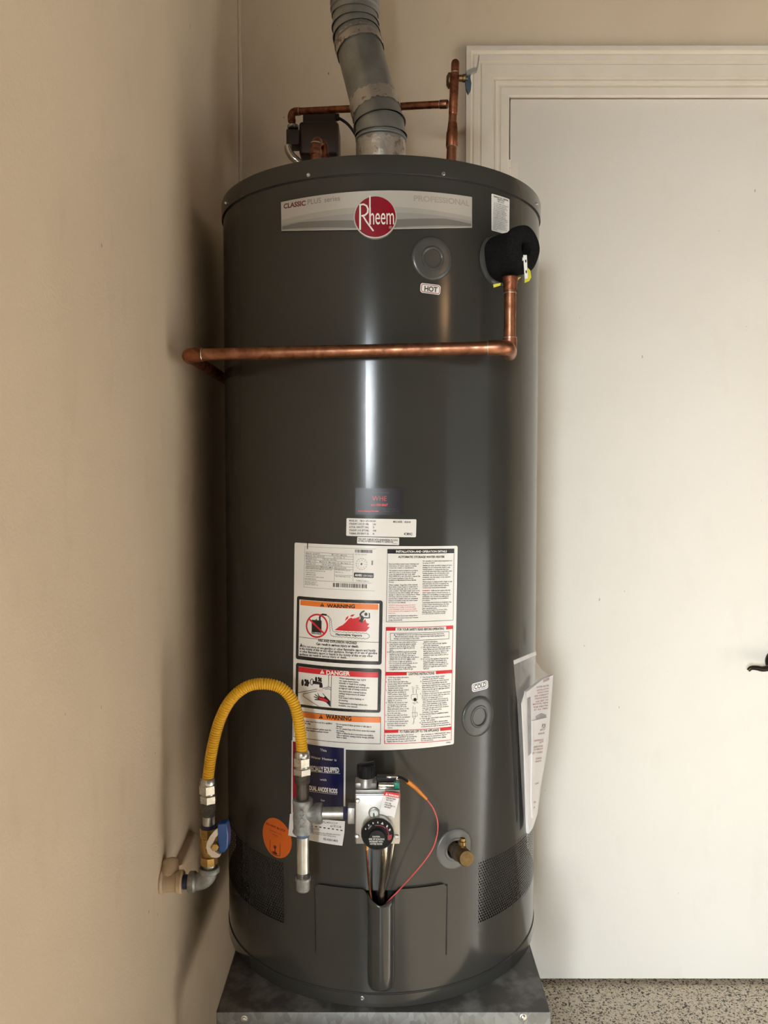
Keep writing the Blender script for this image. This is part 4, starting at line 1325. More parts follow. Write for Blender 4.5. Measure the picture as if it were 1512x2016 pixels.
M['vinyl'] = mat('white_vinyl', (0.78, 0.76, 0.71), rough=0.20, col2=(0.75, 0.73, 0.68), nscale=8, spec=0.5)
INK = {'white': M['vinyl'],
       'black': mat('black_ink', (0.012, 0.011, 0.011), rough=0.24, col2=(0.018, 0.016, 0.016), nscale=40),
       'text': mat('text_ink', (0.035, 0.033, 0.032), rough=0.3, col2=(0.05, 0.047, 0.045), nscale=80),
       'red': mat('red_ink', (0.60, 0.018, 0.028), rough=0.24, col2=(0.54, 0.016, 0.024), nscale=30),
       'orange': mat('orange_ink', (0.80, 0.20, 0.025), rough=0.24, col2=(0.74, 0.18, 0.022), nscale=30),
       'orange2': mat('orange_sticker', (0.66, 0.125, 0.010), rough=0.34, col2=(0.60, 0.11, 0.008), nscale=20),
       'navy': mat('navy_ink', (0.006, 0.008, 0.048), rough=0.22, col2=(0.009, 0.011, 0.056), nscale=20),
       'maroon': mat('maroon_ink', (0.13, 0.012, 0.022), rough=0.3, col2=(0.10, 0.010, 0.018), nscale=30),
       'rheemred': mat('deep_red_enamel', (0.26, 0.004, 0.016), rough=0.2, col2=(0.20, 0.003, 0.012), nscale=10),
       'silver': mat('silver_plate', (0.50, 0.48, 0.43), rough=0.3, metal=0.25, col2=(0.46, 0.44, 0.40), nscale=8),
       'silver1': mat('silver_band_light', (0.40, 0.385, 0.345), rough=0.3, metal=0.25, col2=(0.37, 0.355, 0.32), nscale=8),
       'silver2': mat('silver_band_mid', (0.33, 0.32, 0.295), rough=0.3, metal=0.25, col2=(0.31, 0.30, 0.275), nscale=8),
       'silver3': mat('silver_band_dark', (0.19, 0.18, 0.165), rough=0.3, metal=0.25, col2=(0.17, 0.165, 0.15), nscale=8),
       'tan': mat('faint_tan_ink', (0.36, 0.33, 0.27), rough=0.35, col2=(0.33, 0.30, 0.25), nscale=30),
       'grey': mat('grey_ink', (0.16, 0.155, 0.15), rough=0.3, col2=(0.19, 0.18, 0.175), nscale=60),
       'card': mat('black_card', (0.012, 0.010, 0.013), rough=0.3, col2=(0.016, 0.013, 0.017), nscale=20),
       'cardgrey': mat('card_grey_print', (0.055, 0.050, 0.055), rough=0.4, col2=(0.07, 0.06, 0.07), nscale=60),
       'cardred': mat('card_red_print', (0.66, 0.045, 0.04), rough=0.35, col2=(0.60, 0.04, 0.035), nscale=30),
       'hotred': mat('hot_ink', (0.24, 0.025, 0.030), rough=0.3, col2=(0.20, 0.02, 0.025), nscale=30),
       'coldblue': mat('cold_ink', (0.035, 0.045, 0.16), rough=0.3, col2=(0.03, 0.04, 0.13), nscale=30),
       'paper': M['paper'],
       'brownink': mat('brown_ink', (0.10, 0.012, 0.004), rough=0.4, col2=(0.08, 0.010, 0.003), nscale=30),
       'dialwhite': mat('dial_print', (0.55, 0.54, 0.51), rough=0.4, col2=(0.45, 0.44, 0.42), nscale=60)}

class Sticker:
    """Flat print laid out in the unrolled jacket plane (arc length, height) and wrapped on the cylinder."""
    def __init__(self, label, conv=None, wrap=None, step=0.010):
        self.label = label
        self.g = {}
        self.conv = conv or ontank
        self.wrap = wrap or cyl
        self.step = step
    def bucket(self, col, lay):
        return self.g.setdefault((col, lay), ([], []))
    def c(self, p):
        return self.conv(*p)
    def raw(self, v2, faces, col, lay):
        v, f = self.bucket(col, lay)
        n = len(v)
        v += v2
        f += [tuple(i + n for i in q) for q in faces]
    def poly(self, pts, col, lay=1, z=None):
        p2 = [self.c(z(*p) if z else p) for p in pts]
        tris = tessellate_polygon([[Vector((a, b, 0)) for a, b in p2]])
        self.raw(p2, [tuple(t) for t in tris], col, lay)
    def rpoly(self, pts, col, lay=0, z=None, rad=0.004):
        p2 = [Vector(self.c(z(*p) if z else p)) for p in pts]
        out = []
        n = len(p2)
        for i in range(n):
            a, b, c_ = p2[i - 1], p2[i], p2[(i + 1) % n]
            u, w_ = (a - b), (c_ - b)
            r_ = min(rad, u.length * 0.45, w_.length * 0.45)
            p, q = b + u.normalized() * r_, b + w_.normalized() * r_
            for k in range(5):
                t = k / 4
                out.append(p * (1 - t) ** 2 + b * 2 * t * (1 - t) + q * t * t)
        tris = tessellate_polygon([[Vector((a.x, a.y, 0)) for a in out]])
        self.raw([tuple(a) for a in out], [tuple(t) for t in tris], col, lay)
        return out
    def line(self, pts, wpx, col, lay=1, z=None, closed=False):
        p2 = [Vector(self.c(z(*p) if z else p)) for p in pts]
        if closed:
            p2.append(p2[0])
        a = self.c((750, 1200))
        b = self.c((750, 1200 + wpx))
        w_ = abs(a[1] - b[1]) / 2
        for i in range(len(p2) - 1):
            d = p2[i + 1] - p2[i]
            if d.length < 1e-7:
                continue
            d.normalize()
            nn = Vector((-d.y, d.x)) * w_
            e = d * w_ * 0.5
            q = [p2[i] - e + nn, p2[i] - e - nn, p2[i + 1] + e - nn, p2[i + 1] + e + nn]
            self.raw([tuple(k) for k in q], [(0, 1, 2, 3)], col, lay)
    def text(self, s, a, b, hpx, col='text', lay=1, style='reg', z=None, kz=1.0):
        if z:
            a, b, hpx = z(*a), z(*b), hpx / kz
        p, q = Vector(self.c(a)), Vector(self.c(b))
        top = Vector(self.c((a[0], a[1] - hpx)))
        hh = abs(top.y - p.y)
        gl, W = text2d(s, style)
        d = (q - p)
        Ln = d.length
        d.normalize()
        up = Vector((-d.y, d.x))
        sx, sy = Ln / max(W, 1e-6), hh / CAPH
        for x, vs_, fs_ in gl:
            self.raw([tuple(p + d * ((x + vx) * sx) + up * (vy * sy)) for vx, vy in vs_], fs_, col, lay)
    def para(self, lines, tl, tr, bl, hpx, z, kz, col='text', style='tiny', lay=1, cols=None):
        """lines of small print: first baseline tl-tr (full measure), last line starts at bl"""
        a, b, e = Vector(self.c(z(*tl))), Vector(self.c(z(*tr))), Vector(self.c(z(*bl)))
        n = len(lines)
        Ws = [text2d(s, style)[1] for s in lines]
        k = (b - a).length / max(Ws)
        d = (b - a).normalized()
        up = Vector((-d.y, d.x))
        tp = Vector(self.c(z(tl[0], tl[1] - hpx)))
        sy = abs(tp.y - a.y) / CAPH
        for i, s in enumerate(lines):
            p = a + (e - a) * (i / max(n - 1, 1))
            cc_ = (cols[i] if cols else col)
            for x, vs_, fs_ in text2d(s, style)[0]:
                self.raw([tuple(p + d * ((x + vx) * k) + up * (vy * sy)) for vx, vy in vs_], fs_, cc_, lay)
    def tri_mark(self, cx, cy, w_, h_, col, ex, z, lay=1, exlay=2):
        self.poly([(cx - w_ / 2, cy), (cx + w_ / 2, cy), (cx, cy - h_)], col, lay, z)
        self.poly([(cx - w_ * 0.06, cy - h_ * 0.68), (cx + w_ * 0.06, cy - h_ * 0.68), (cx + w_ * 0.03, cy - h_ * 0.28), (cx - w_ * 0.03, cy - h_ * 0.28)], ex, exlay, z)
        self.poly([(cx - w_ * 0.06, cy - h_ * 0.20), (cx + w_ * 0.06, cy - h_ * 0.20), (cx + w_ * 0.06, cy - h_ * 0.08), (cx - w_ * 0.06, cy - h_ * 0.08)], ex, exlay, z)
    def build(self, name, parent, base_key=None, offs=(0.0005, 0.0008, 0.0011, 0.0014, 0.0017), base_obj=None):
        base = base_obj
        for key in sorted(self.g, key=lambda k: (k != base_key, k[1], k[0])):
            v, f = self.g[key]
            bm = bmesh.new()
            bv_ = [bm.verts.new((a, b, 0)) for a, b in v]
            for q in f:
                try:
                    bm.faces.new([bv_[i] for i in q])
                except ValueError:
                    pass
            if self.step and v:
                lo_, hi_ = min(a for a, b in v), max(a for a, b in v)
                k = math.floor(lo_ / self.step) + 1
                while k * self.step < hi_:
                    bmesh.ops.bisect_plane(bm, geom=bm.verts[:] + bm.edges[:] + bm.faces[:], plane_co=(k * self.step, 0, 0), plane_no=(1, 0, 0), dist=1e-7)
                    k += 1
            org = ORG.get(parent.name, Vector())
            for vert in bm.verts:
                vert.co = self.wrap(vert.co.x, vert.co.y, offs[key[1]]) - org
            me = bpy.data.meshes.new(name)
            bm.to_mesh(me)
            bm.free()
            me.shade_smooth()
            me.materials.append(INK[key[0]])
            first = base is None
            o = bpy.data.objects.new(name if first else 'print', me)
            C.objects.link(o)
            o.parent = parent if first else base
            ORG[o.name] = org
            if first:
                base = o
                if self.label:
                    o['label'] = self.label
            else:
                o['kind'] = 'stuff'
        return base

# ---------------------------------------------------------------- brand plate
z2 = Z(540, 360, 3.78)
def arcpts(x0, y0, xm, ym, x1, y1, n=12):
    return [((1 - t) ** 2 * x0 + 2 * t * (1 - t) * (2 * xm - 0.5 * (x0 + x1)) + t * t * x1, (1 - t) ** 2 * y0 + 2 * t * (1 - t) * (2 * ym - 0.5 * (y0 + y1)) + t * t * y1) for t in [k / n for k in range(n + 1)]]
def solid(parent, name, pts_sz, o0, o1, m):
    mb = MB()
    n = len(pts_sz)
    mb.v = [cyl(a, b, o0) for a, b in pts_sz] + [cyl(a, b, o1) for a, b in pts_sz]
    mb.f = [(i, (i + 1) % n, (i + 1) % n + n, i + n) for i in range(n)]
    return mb.build(name, m, parent, recalc=False, sharp=30)
pl = Sticker('silver brand plate with red round emblem')
top_e = arcpts(60, 148, 760, 63, 1462, 110)
bot_e = arcpts(1462, 338, 760, 352, 64, 362)
outl = top_e + bot_e
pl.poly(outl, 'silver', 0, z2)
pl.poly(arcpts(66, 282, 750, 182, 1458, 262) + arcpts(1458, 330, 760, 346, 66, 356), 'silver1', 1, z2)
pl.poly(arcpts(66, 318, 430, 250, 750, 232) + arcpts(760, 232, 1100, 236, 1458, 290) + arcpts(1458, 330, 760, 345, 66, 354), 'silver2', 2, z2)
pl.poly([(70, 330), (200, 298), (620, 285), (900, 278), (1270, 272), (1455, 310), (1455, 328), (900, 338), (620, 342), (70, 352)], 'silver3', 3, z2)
pl.text('CLASSIC', (80, 197), (242, 172), 34, 'maroon', 1, 'bold', z2, 3.78)
pl.text('PLUS', (254, 168), (356, 153), 38, 'grey', 1, 'reg', z2, 3.78)
pl.text('series', (378, 150), (496, 136), 36, 'grey', 1, 'reg', z2, 3.78)
pl.text('PROFESSIONAL', (1032, 140), (1442, 178), 40, 'tan', 1, 'bold', z2, 3.78)
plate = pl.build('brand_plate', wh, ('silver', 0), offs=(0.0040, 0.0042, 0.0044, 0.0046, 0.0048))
solid(plate, 'plate_shadow_edge', [ontank(*z2(*p)) for p in outl], -0.0005, 0.0040, INK['card'])  # side wall of the plate, coloured black as its shadow strip
em = Sticker(None)
zc_ = ontank(*z2(752, 262))
er_ = abs(ontank(*z2(752, 262 - 160))[1] - zc_[1])
def disc(stk, c_, r_, col, lay, n=48):
    stk.raw([(c_[0] + math.cos(2 * PI * k / n) * r_, c_[1] + math.sin(2 * PI * k / n) * r_) for k in range(n)], [tuple(range(n))], col, lay)
disc(em, zc_, er_, 'silver', 0)
disc(em, zc_, er_ * 0.945, 'rheemred', 1)
em.line([(643, 356), (643, 172)], 3.2, 'white', 2, z2)
em.line([(643, 174), (668, 170), (690, 182), (700, 206), (697, 232), (680, 250), (655, 256)], 3.0, 'white', 2, z2)
em.line([(664, 256), (690, 300), (738, 366)], 2.8, 'white', 2, z2)
em.line([(714, 110), (714, 318)], 2.6, 'white', 2, z2)
em.text('heem', (709, 320), (893, 319), 124, 'white', 2, 'reg', z2, 3.78)
em.text('®', (852, 352), (874, 351), 20, 'silver', 2, 'reg', z2, 3.78)
em.build('emblem', plate, ('silver', 0), offs=(0.0075, 0.0077, 0.0080, 0.0083, 0.0086))
solid(plate, 'emblem_edge', [(zc_[0] + math.cos(2 * PI * k / 48) * er_, zc_[1] + math.sin(2 * PI * k / 48) * er_) for k in range(48)], 0.0, 0.0075, INK['silver'])

# ---------------------------------------------------------------- small caution sticker upper right
zt = Z(960, 370, 20.16)
t = Sticker('small white text sticker below the top cap')
t.rpoly([(145, 225), (862, 452), (850, 1895), (145, 1690)], 'white', 0, zt, 0.0025)
t.text('TEMPERATURE - PRESSURE', (222, 365), (800, 540), 56, 'text', 1, 'tinyb', zt, 20.16)
t.text('RELIEF VALVE', (380, 480), (655, 565), 56, 'text', 1, 'tinyb', zt, 20.16)
t.text('IMPORTANT', (385, 560), (640, 640), 50, 'text', 1, 'tiny', zt, 20.16)
t.para(['CALL YOUR PLUMBER OR WATER HEATER', 'INSTALLER TO HAVE A RELIEF VALVE', 'AND DISCHARGE PIPE PROPERLY FITTED', 'NEAR THE TOP OF THIS HEATER.'], (222, 612), (800, 790), (222, 838), 48, zt, 20.16)
t.para(['THIS HEATER REQUIRES A PRESSURE RELIEF', 'VALVE. A COMBINATION TEMPERATURE AND', 'PRESSURE RELIEF VALVE IS TO BE FITTED', 'TO THE OPENING. SEE THE MANUAL FOR', 'THE MAXIMUM WORKING PRESSURE MARKED ON', 'THE RATING PLATE. DO NOT PLUG OR REMOVE', 'THE VALVE. THE DISCHARGE MUST GO TO A', 'SAFE PLACE AND NEVER BE BLOCKED OR CUT', 'OR REDUCED. THE RELIEF VALVE MUST BE', 'LISTED BY A NATIONALLY RECOGNIZED TEST', 'AGENCY. CHECK THE VALVE AT LEAST ONCE', 'EACH YEAR.'], (210, 905), (805, 1075), (205, 1655), 48, zt, 20.16)
t.build('caution_sticker', wh, ('white', 0))

# ---------------------------------------------------------------- HOT / COLD
z3 = Z(780, 360, 4.725)
t = Sticker('white sticker reading HOT')
t.rpoly([(238, 932), (400, 952), (414, 970), (408, 1030), (396, 1043), (236, 1022), (222, 1005), (226, 945)], 'white', 0, z3, 0.002)
t.line([(246, 943), (393, 962), (403, 974), (399, 1022), (390, 1032), (242, 1012), (233, 1000), (236, 953)], 1.3, 'hotred', 1, z3, True)
t.text('HOT', (258, 1003), (380, 1018), 44, 'text', 1, 'bold', z3, 4.725)
t.build('hot_sticker', wh, ('white', 0))
zc2 = Z(840, 1280, 3.477)
t = Sticker('white sticker reading COLD')
t.rpoly([(316, 228), (405, 205), (418, 212), (420, 252), (410, 264), (322, 286), (310, 280), (307, 240)], 'white', 0, zc2, 0.002)
t.line([(321, 236), (403, 214), (411, 220), (412, 248), (405, 256), (326, 277), (317, 271), (315, 244)], 1.3, 'coldblue', 1, zc2, True)
t.text('COLD', (324, 268), (406, 246), 28, 'text', 1, 'bold', zc2, 3.477)
t.build('cold_sticker', wh, ('white', 0))

# ---------------------------------------------------------------- service card and rating strips
z5 = Z(660, 940, 8.4)
t = Sticker('black service card with red lettering')
t.poly([(335, 172), (1122, 184), (1118, 620), (333, 612)], 'card', 0, z5)
t.text('Superior Water Heating', (610, 256), (892, 262), 26, 'cardgrey', 1, 'reg', z5, 8.4)
t.text('WHE', (612, 386), (856, 388), 80, 'cardred', 1, 'thin', z5, 8.4)
t.text('661-450-8667', (590, 470), (868, 470), 36, 'cardred', 1, 'bold', z5, 8.4)
t.text('www.whesuperior.com', (376, 566), (720, 568), 26, 'cardred', 1, 'bold', z5, 8.4)
t.text('27801 Smyth Drive', (776, 530), (1010, 532), 22, 'cardgrey', 1, 'reg', z5, 8.4)
t.text('Valencia, CA 91355', (790, 566), (1058, 566), 22, 'cardgrey', 1, 'reg', z5, 8.4)
t.build('service_card', wh, ('card', 0))
t = Sticker('white rating strip below the black card')
t.rpoly([(188, 672), (1342, 692), (1334, 988), (182, 964)], 'white', 0, z5, 0.0022)
for k, (a_t, b_t, bx) in enumerate((('MODEL NO.', 'PRO+ G75-76N RH', 672), ('STANDBY LOSS (% / HR)', '2.46', 672), ('ACTUAL CAPACITY (GAL)', '73', 646), ('STANDBY LOSS (BTU/HR)', '1044', 676), ('THERMAL EFFICIENCY (%)', '80', 644))):
    yy = 728 + k * 53
    t.text(a_t, (232, yy), (374 if k == 0 else 556, yy + 4), 30, 'text', 1, 'tinyb', z5, 8.4)
    t.text(b_t, (412 if k == 0 else 618, yy + 5), (bx, yy + 8), 30, 'text', 1, 'tinyb', z5, 8.4)
t.text('MFG. DATE:', (956, 747), (1108, 750), 30, 'text', 1, 'tinyb', z5, 8.4)
t.text('052018', (1144, 751), (1244, 753), 30, 'text', 1, 'tinyb', z5, 8.4)
t.text('CEC', (1134, 950), (1276, 952), 34, 'black', 1, 'bold', z5, 8.4)
t.build('rating_strip', wh, ('white', 0))
t = Sticker('narrow white compliance strip above the large label')
t.rpoly([(366, 980), (1058, 998), (1054, 1120), (360, 1092)], 'white', 0, z5, 0.0016)
t.para(['THIS UNIT COMPLIES WITH ASHRAE/IESNA 90.1-2010,', 'AS WELL AS PREVIOUS ASHRAE 90.1 REVISIONS.'], (380, 1030), (1034, 1052), (378, 1062), 28, z5, 8.4, style='tinyb')
t.text('AP18006-2', (950, 1100), (1030, 1103), 14, 'text', 1, 'tiny', z5, 8.4)
t.build('compliance_strip', wh, ('white', 0))

# ---------------------------------------------------------------- large instruction label
z6 = Z(570, 1060, 7.753)
z7 = Z(740, 1060, 7.465)
z8 = Z(570, 1280, 4.447)
zd = Z(580, 1300, 8.64)
zw = Z(580, 1380, 8.4)
zl = Z(755, 1310, 10.428)
zl2 = Z(755, 1390, 10.428)
b = Sticker('large white instruction and warning label on the heater front')
b.rpoly([z6(80, 62), z7(1200, 108), z8(1438, 822), (576, 1464)], 'white', 0, None, 0.0035)
# rating plate block
b.line([(235, 122), (1322, 160)], 0.5, 'grey', 1, z6)
b.line([(235, 122), (222, 742)], 0.5, 'grey', 1, z6)
b.line([(222, 742), (1300, 800)], 0.5, 'grey', 1, z6)
b.poly([(272, 48), (288, 48), (282, 162), (270, 162)], 'black', 1, z6)
for k in range(7):
    yy = 202 + k * 39
    b.line([(250, yy), (975, yy + 42)], 0.6, 'grey', 1, z6)
b.line([(975, 225), (968, 655)], 0.6, 'grey', 1, z6)
b.line([(688, 465), (684, 650)], 0.6, 'grey', 1, z6)
b.line([(688, 556), (970, 572)], 0.6, 'grey', 1, z6)
b.line([(240, 630), (1250, 682)], 0.6, 'grey', 1, z6)
rows_ = [('SERIAL NO.  Q211807173', 'MFG. DATE  22MAY2018', 220), ('MODEL NO.  PRO+ G75-76N RH', 'Cap. U.S. Gals.  75', 259), ('INPUT BTU/H  75,100', 'TYPE GAS - NATURAL', 298), ('Gas PRESS.  in. W.C.', 'Manifold  4.0   Max. Supply  10.5   Min. Supply  4.9', 337), ('ANSI Z21.10.3', 'CSA 4.3  (2015 CATEGORY I)', 376), ('COMPLIES WITH APPLICABLE', 'NOX EMISSION LIMITS  REGULATIONS', 415)]
for a_t, b_t, yy in rows_:
    xa, xb, xc = {220: (465, 644, 876), 259: (535, 668, 845), 298: (412, 505, 722), 337: (418, 460, 936), 376: (400, 490, 800), 415: (390, 400, 868)}[yy]
    b.text(a_t, (248, yy + 14), (xa, yy + 14 + (xa - 248) * 0.058), 20, 'text', 1, 'tiny', z6, 7.753)
    b.text(b_t, (xb, yy + 14 + (xb - 248) * 0.058), (xc, yy + 14 + (xc - 248) * 0.058), 20, 'text', 1, 'tiny', z6, 7.753)
b.para(['MINIMUM CLEARANCES FROM COMBUSTIBLE CONSTRUCTION', 'SIDES 1 IN.  BACK 1 IN.  FRONT 4 IN. TOP 12 IN.', 'FOR INSTALLATION ON', 'COMBUSTIBLE FLOORING', 'FOR USE IN ALCOVE OR CLOSET LOCATION', 'MAX WORKING PRESSURE'], (250, 462), (650, 486), (242, 618), 16, z6, 7.753)
b.para(['RECOVERY RATING GALLONS', 'PER HOUR  77.2'], (700, 484), (930, 500), (700, 520), 16, z6, 7.753)
b.para(['TEST PRESSURE 300 PSI'], (700, 584), (930, 598), (700, 584), 16, z6, 7.753)
b.para(['Rheem Sales Company, Inc.', 'Water Heating Division', 'Montgomery, Alabama U.S.A.'], (240, 660), (440, 676), (240, 704), 16, z6, 7.753)
rnd = random.Random(5)
def barcode(x0, y0, x1, y1, hh, z):
    x = 0.0
    while x < 1.0:
        w_ = rnd.choice((0.008, 0.014, 0.02, 0.03))
        xa, xb = x0 + (x1 - x0) * x, x0 + (x1 - x0) * min(x + w_, 1)
        ya, yb_ = y0 + (y1 - y0) * x, y0 + (y1 - y0) * min(x + w_, 1)
        b.poly([(xa, ya), (xb, yb_), (xb, yb_ + hh), (xa, ya + hh)], 'black', 1, z)
        x += w_ + rnd.choice((0.008, 0.014, 0.022))
barcode(1000, 168, 1268, 178, 46, z6)
barcode(666, 678, 1186, 700, 62, z6)
b.text('PRO75-76N RH', (1000, 248), (1180, 256), 14, 'text', 1, 'tiny', z6, 7.753)
# round seal
pts_ = [(1100 + 82 * math.cos(2 * PI * k / 28), 390 + 84 * math.sin(2 * PI * k / 28)) for k in range(28)]
for k in range(0, 28, 2):
    b.line([pts_[k], pts_[k + 1]], 1.0, 'grey', 1, z6)
pts_ = [(1100 + 56 * math.cos(2 * PI * k / 24), 390 + 58 * math.sin(2 * PI * k / 24)) for k in range(24)]
for k in range(0, 24, 3):
    b.line([pts_[k], pts_[(k + 1) % 24]], 0.7, 'grey', 1, z6)
b.poly([(1088, 374), (1112, 376), (1110, 406), (1086, 404)], 'text', 1, z6)
b.poly([(1252, 336), (1276, 338), (1272, 408), (1250, 406)], 'grey', 1, z6)
b.rpoly([(986, 520), (1286, 530), (1282, 606), (982, 594)], 'black', 1, z6, 0.0014)
b.text('AHRI', (1000, 576), (1104, 580), 34, 'white', 2, 'bold', z6, 7.753)
b.text('CERTIFIED', (1118, 582), (1270, 588), 28, 'white', 2, 'reg', z6, 7.753)
b.text('ASSEMBLED IN MEXICO', (1016, 652), (1212, 664), 16, 'text', 1, 'tiny', z6, 7.753)
# WARNING flammable vapours panel
b.rpoly([(118, 876), (1424, 946), (1406, 1928), (98, 1838)], 'black', 1, z6, 0.005)
b.poly([(156, 930), (1372, 994), (1356, 1874), (142, 1788)], 'white', 2, z6)
b.poly([(174, 938), (1356, 1002), (1354, 1086), (170, 1016)], 'orange', 3, z6)
b.tri_mark(503, 1038, 66, 58, 'black', 'orange', z6, 4, 4)
b.text('WARNING', (580, 1050), (1004, 1062), 50, 'black', 4, 'bold', z6, 7.753)
pts_ = [(424 + 158 * math.cos(2 * PI * k / 40), 1332 + 172 * math.sin(2 * PI * k / 40)) for k in range(40)]
b.poly([(345, 1240), (405, 1244), (406, 1226), (420, 1226), (420, 1246), (494, 1252), (492, 1466), (342, 1452)], 'black', 3, z6)
b.line([(468, 1246), (466, 1200), (480, 1170), (510, 1158), (566, 1166)], 3.6, 'black', 3, z6)
b.line(pts_, 3.4, 'red', 4, z6, True)
b.line([(300, 1222), (540, 1456)], 3.6, 'red', 4, z6)
b.text('FLAMMABLE', (352, 1444), (490, 1454), 18, 'white', 4, 'tiny', z6, 7.753)
def wavy(p0, p1, n, amp):
    out = []
    for k in range(n + 1):
        t_ = k / n
        x, y = p0[0] + (p1[0] - p0[0]) * t_, p0[1] + (p1[1] - p0[1]) * t_
        dx, dy = p1[0] - p0[0], p1[1] - p0[1]
        L_ = math.hypot(dx, dy)
        s_ = amp * (1 if k % 2 else -1)
        out.append((x - dy / L_ * s_, y + dx / L_ * s_))
    return out
for pth_ in ([(570, 1166), (600, 1200), (618, 1240)], wavy((614, 1240), (622, 1430), 10, 5), [(622, 1440), (640, 1480), (672, 1494)], wavy((672, 1494), (1180, 1530), 20, 7),
             [(572, 1170), (612, 1194), (636, 1230)], wavy((636, 1230), (654, 1380), 8, 5), [(654, 1380), (668, 1416)], wavy((668, 1420), (1180, 1448), 18, 6), [(1180, 1450), (1215, 1470), (1218, 1505), (1185, 1530)]):
    b.line(pth_, 0.7, 'black', 3, z6)
b.text('Flammable Vapors', (706, 1476), (1106, 1494), 30, 'black', 3, 'bold', z6, 7.753)
b.poly([(690, 1398), (760, 1345), (810, 1322), (860, 1280), (905, 1226), (950, 1205), (962, 1222), (1020, 1212), (1075, 1188), (1070, 1230), (1100, 1280), (1160, 1230), (1178, 1290), (1222, 1300), (1188, 1345), (1226, 1352), (1192, 1392), (1168, 1420), (900, 1412)], 'red', 3, z6)
b.poly([(845, 1262), (870, 1200), (906, 1178), (892, 1222)], 'red', 3, z6)
b.poly([(925, 1190), (950, 1162), (1002, 1156), (966, 1192)], 'red', 3, z6)
b.line([(1100, 1200), (1080, 1160), (1100, 1128), (1140, 1106)], 3.0, 'black', 4, z6)
b.poly([(1070, 1150), (1130, 1190), (1140, 1220), (1110, 1284), (1058, 1262), (1088, 1216)], 'black', 4, z6)
b.line([(1130, 1206), (1190, 1212), (1222, 1210), (1218, 1140)], 2.2, 'black', 4, z6)
b.poly([(1168 + 24 * math.cos(2 * PI * k / 14), 1156 + 26 * math.sin(2 * PI * k / 14)) for k in range(14)], 'black', 4, z6)
b.line([(146, 1502), (1360, 1584)], 0.8, 'black', 3, z6)
b.text('FIRE AND EXPLOSION HAZARD', (440, 1570), (1028, 1612), 34, 'black', 3, 'bold', z6, 7.753)
b.text('Can result in serious injury or death.', (412, 1622), (1058, 1664), 34, 'black', 3, 'bold', z6, 7.753)
b.tri_mark(184, 1650, 50, 54, 'black', 'white', z6, 3, 4)
b.text('Do not store or use gasoline or other flammable vapors and liquids', (214, 1658), (1312, 1724), 32, 'black', 3, 'tinyb', z6, 7.753)
b.text('in the vicinity of this or any other appliance. Storage of or use of gasoline', (158, 1690), (1338, 1764), 32, 'black', 3, 'tinyb', z6, 7.753)
b.text('or other flammable vapors or liquids in the vicinity of this or any other', (158, 1732), (1272, 1808), 32, 'black', 3, 'tinyb', z6, 7.753)
b.text('appliance can result in serious injury or death.', (156, 1776), (878, 1832), 32, 'black', 3, 'tinyb', z6, 7.753)
# DANGER scald panel
b.rpoly([(28, 38), (1480, 142), (1462, 890), (12, 775)], 'black', 1, zd, 0.005)
b.poly([(72, 100), (1420, 200), (1408, 842), (62, 736)], 'white', 2, zd)
b.poly([(72, 104), (1420, 200), (1420, 292), (70, 192)], 'red', 3, zd)
b.tri_mark(475, 224, 74, 70, 'white', 'red', zd, 4, 4)
b.text('DANGER', (542, 236), (940, 256), 66, 'white', 4, 'bold', zd, 8.64)
b.line([(586, 252), (582, 445), (622, 465)], 1.0, 'black', 3, zd)
b.line([(630, 256), (620, 790)], 1.0, 'black', 3, zd)
b.line([(66, 548), (386, 488)], 1.0, 'black', 3, zd)
b.line([(480, 475), (582, 452)], 1.0, 'black', 3, zd)
b.line([(384, 520), (156, 566), (150, 600), (180, 628), (410, 776)], 1.0, 'black', 3, zd)
b.line([(520, 492), (580, 480), (620, 500)], 1.0, 'black', 3, zd)
def blob(cx, cy, rx, ry, col='black', lay=3, z=zd, n=16):
    b.poly([(cx + rx * math.cos(2 * PI * k / n), cy + ry * math.sin(2 * PI * k / n)) for k in range(n)], col, lay, z)
blob(142, 378, 22, 58)
for dx, dy in ((190, 340), (190, 412), (225, 350), (225, 420), (206, 380), (240, 384)):
    blob(dx, dy, 20, 24)
blob(372, 320, 20, 44)
for dx, dy in ((415, 300), (420, 340), (450, 310), (452, 348), (432, 324)):
    blob(dx, dy, 17, 20)
b.line([(300, 312), (280, 330), (272, 370), (282, 405), (302, 418), (320, 400), (326, 360), (318, 322), (300, 312)], 1.4, 'black', 3, zd)
b.poly([(312, 342), (440, 366), (470, 380), (482, 420), (482, 462), (428, 462), (424, 408), (312, 398)], 'black', 3, zd)
b.text('HOT', (398, 524), (498, 526), 34, 'red', 4, 'thin', zd, 8.64)
b.poly([(390, 545), (404, 560), (430, 610), (470, 618), (500, 630), (520, 610), (476, 560), (486, 556), (545, 620), (610, 690), (614, 790), (540, 712), (480, 690), (430, 680), (345, 672), (348, 656), (410, 656), (330, 620), (334, 608), (408, 634), (346, 580), (358, 572), (414, 618)], 'black', 3, zd)
b.poly([(412, 620), (470, 634), (500, 640), (520, 650), (576, 680), (570, 706), (500, 690), (430, 662)], 'red', 4, zd)
b.para(['Water temperature over 125°F', 'can cause severe burns', 'instantly or death from scalding.'], (762, 312), (1218, 350), (758, 392), 26, zd, 8.64, 'black', 'tinyb', 3)
b.para(['Children, disabled and elderly are', 'at highest risk of being scalded.'], (758, 440), (1270, 476), (756, 480), 26, zd, 8.64, 'black', 'tinyb', 3)
b.para(['See instruction manual before', 'setting temperature at water', 'heater.'], (756, 530), (1218, 564), (754, 608), 26, zd, 8.64, 'black', 'tinyb', 3)
b.para(['Feel water before bathing or', 'showering.'], (754, 642), (1182, 674), (752, 684), 26, zd, 8.64, 'black', 'tinyb', 3)
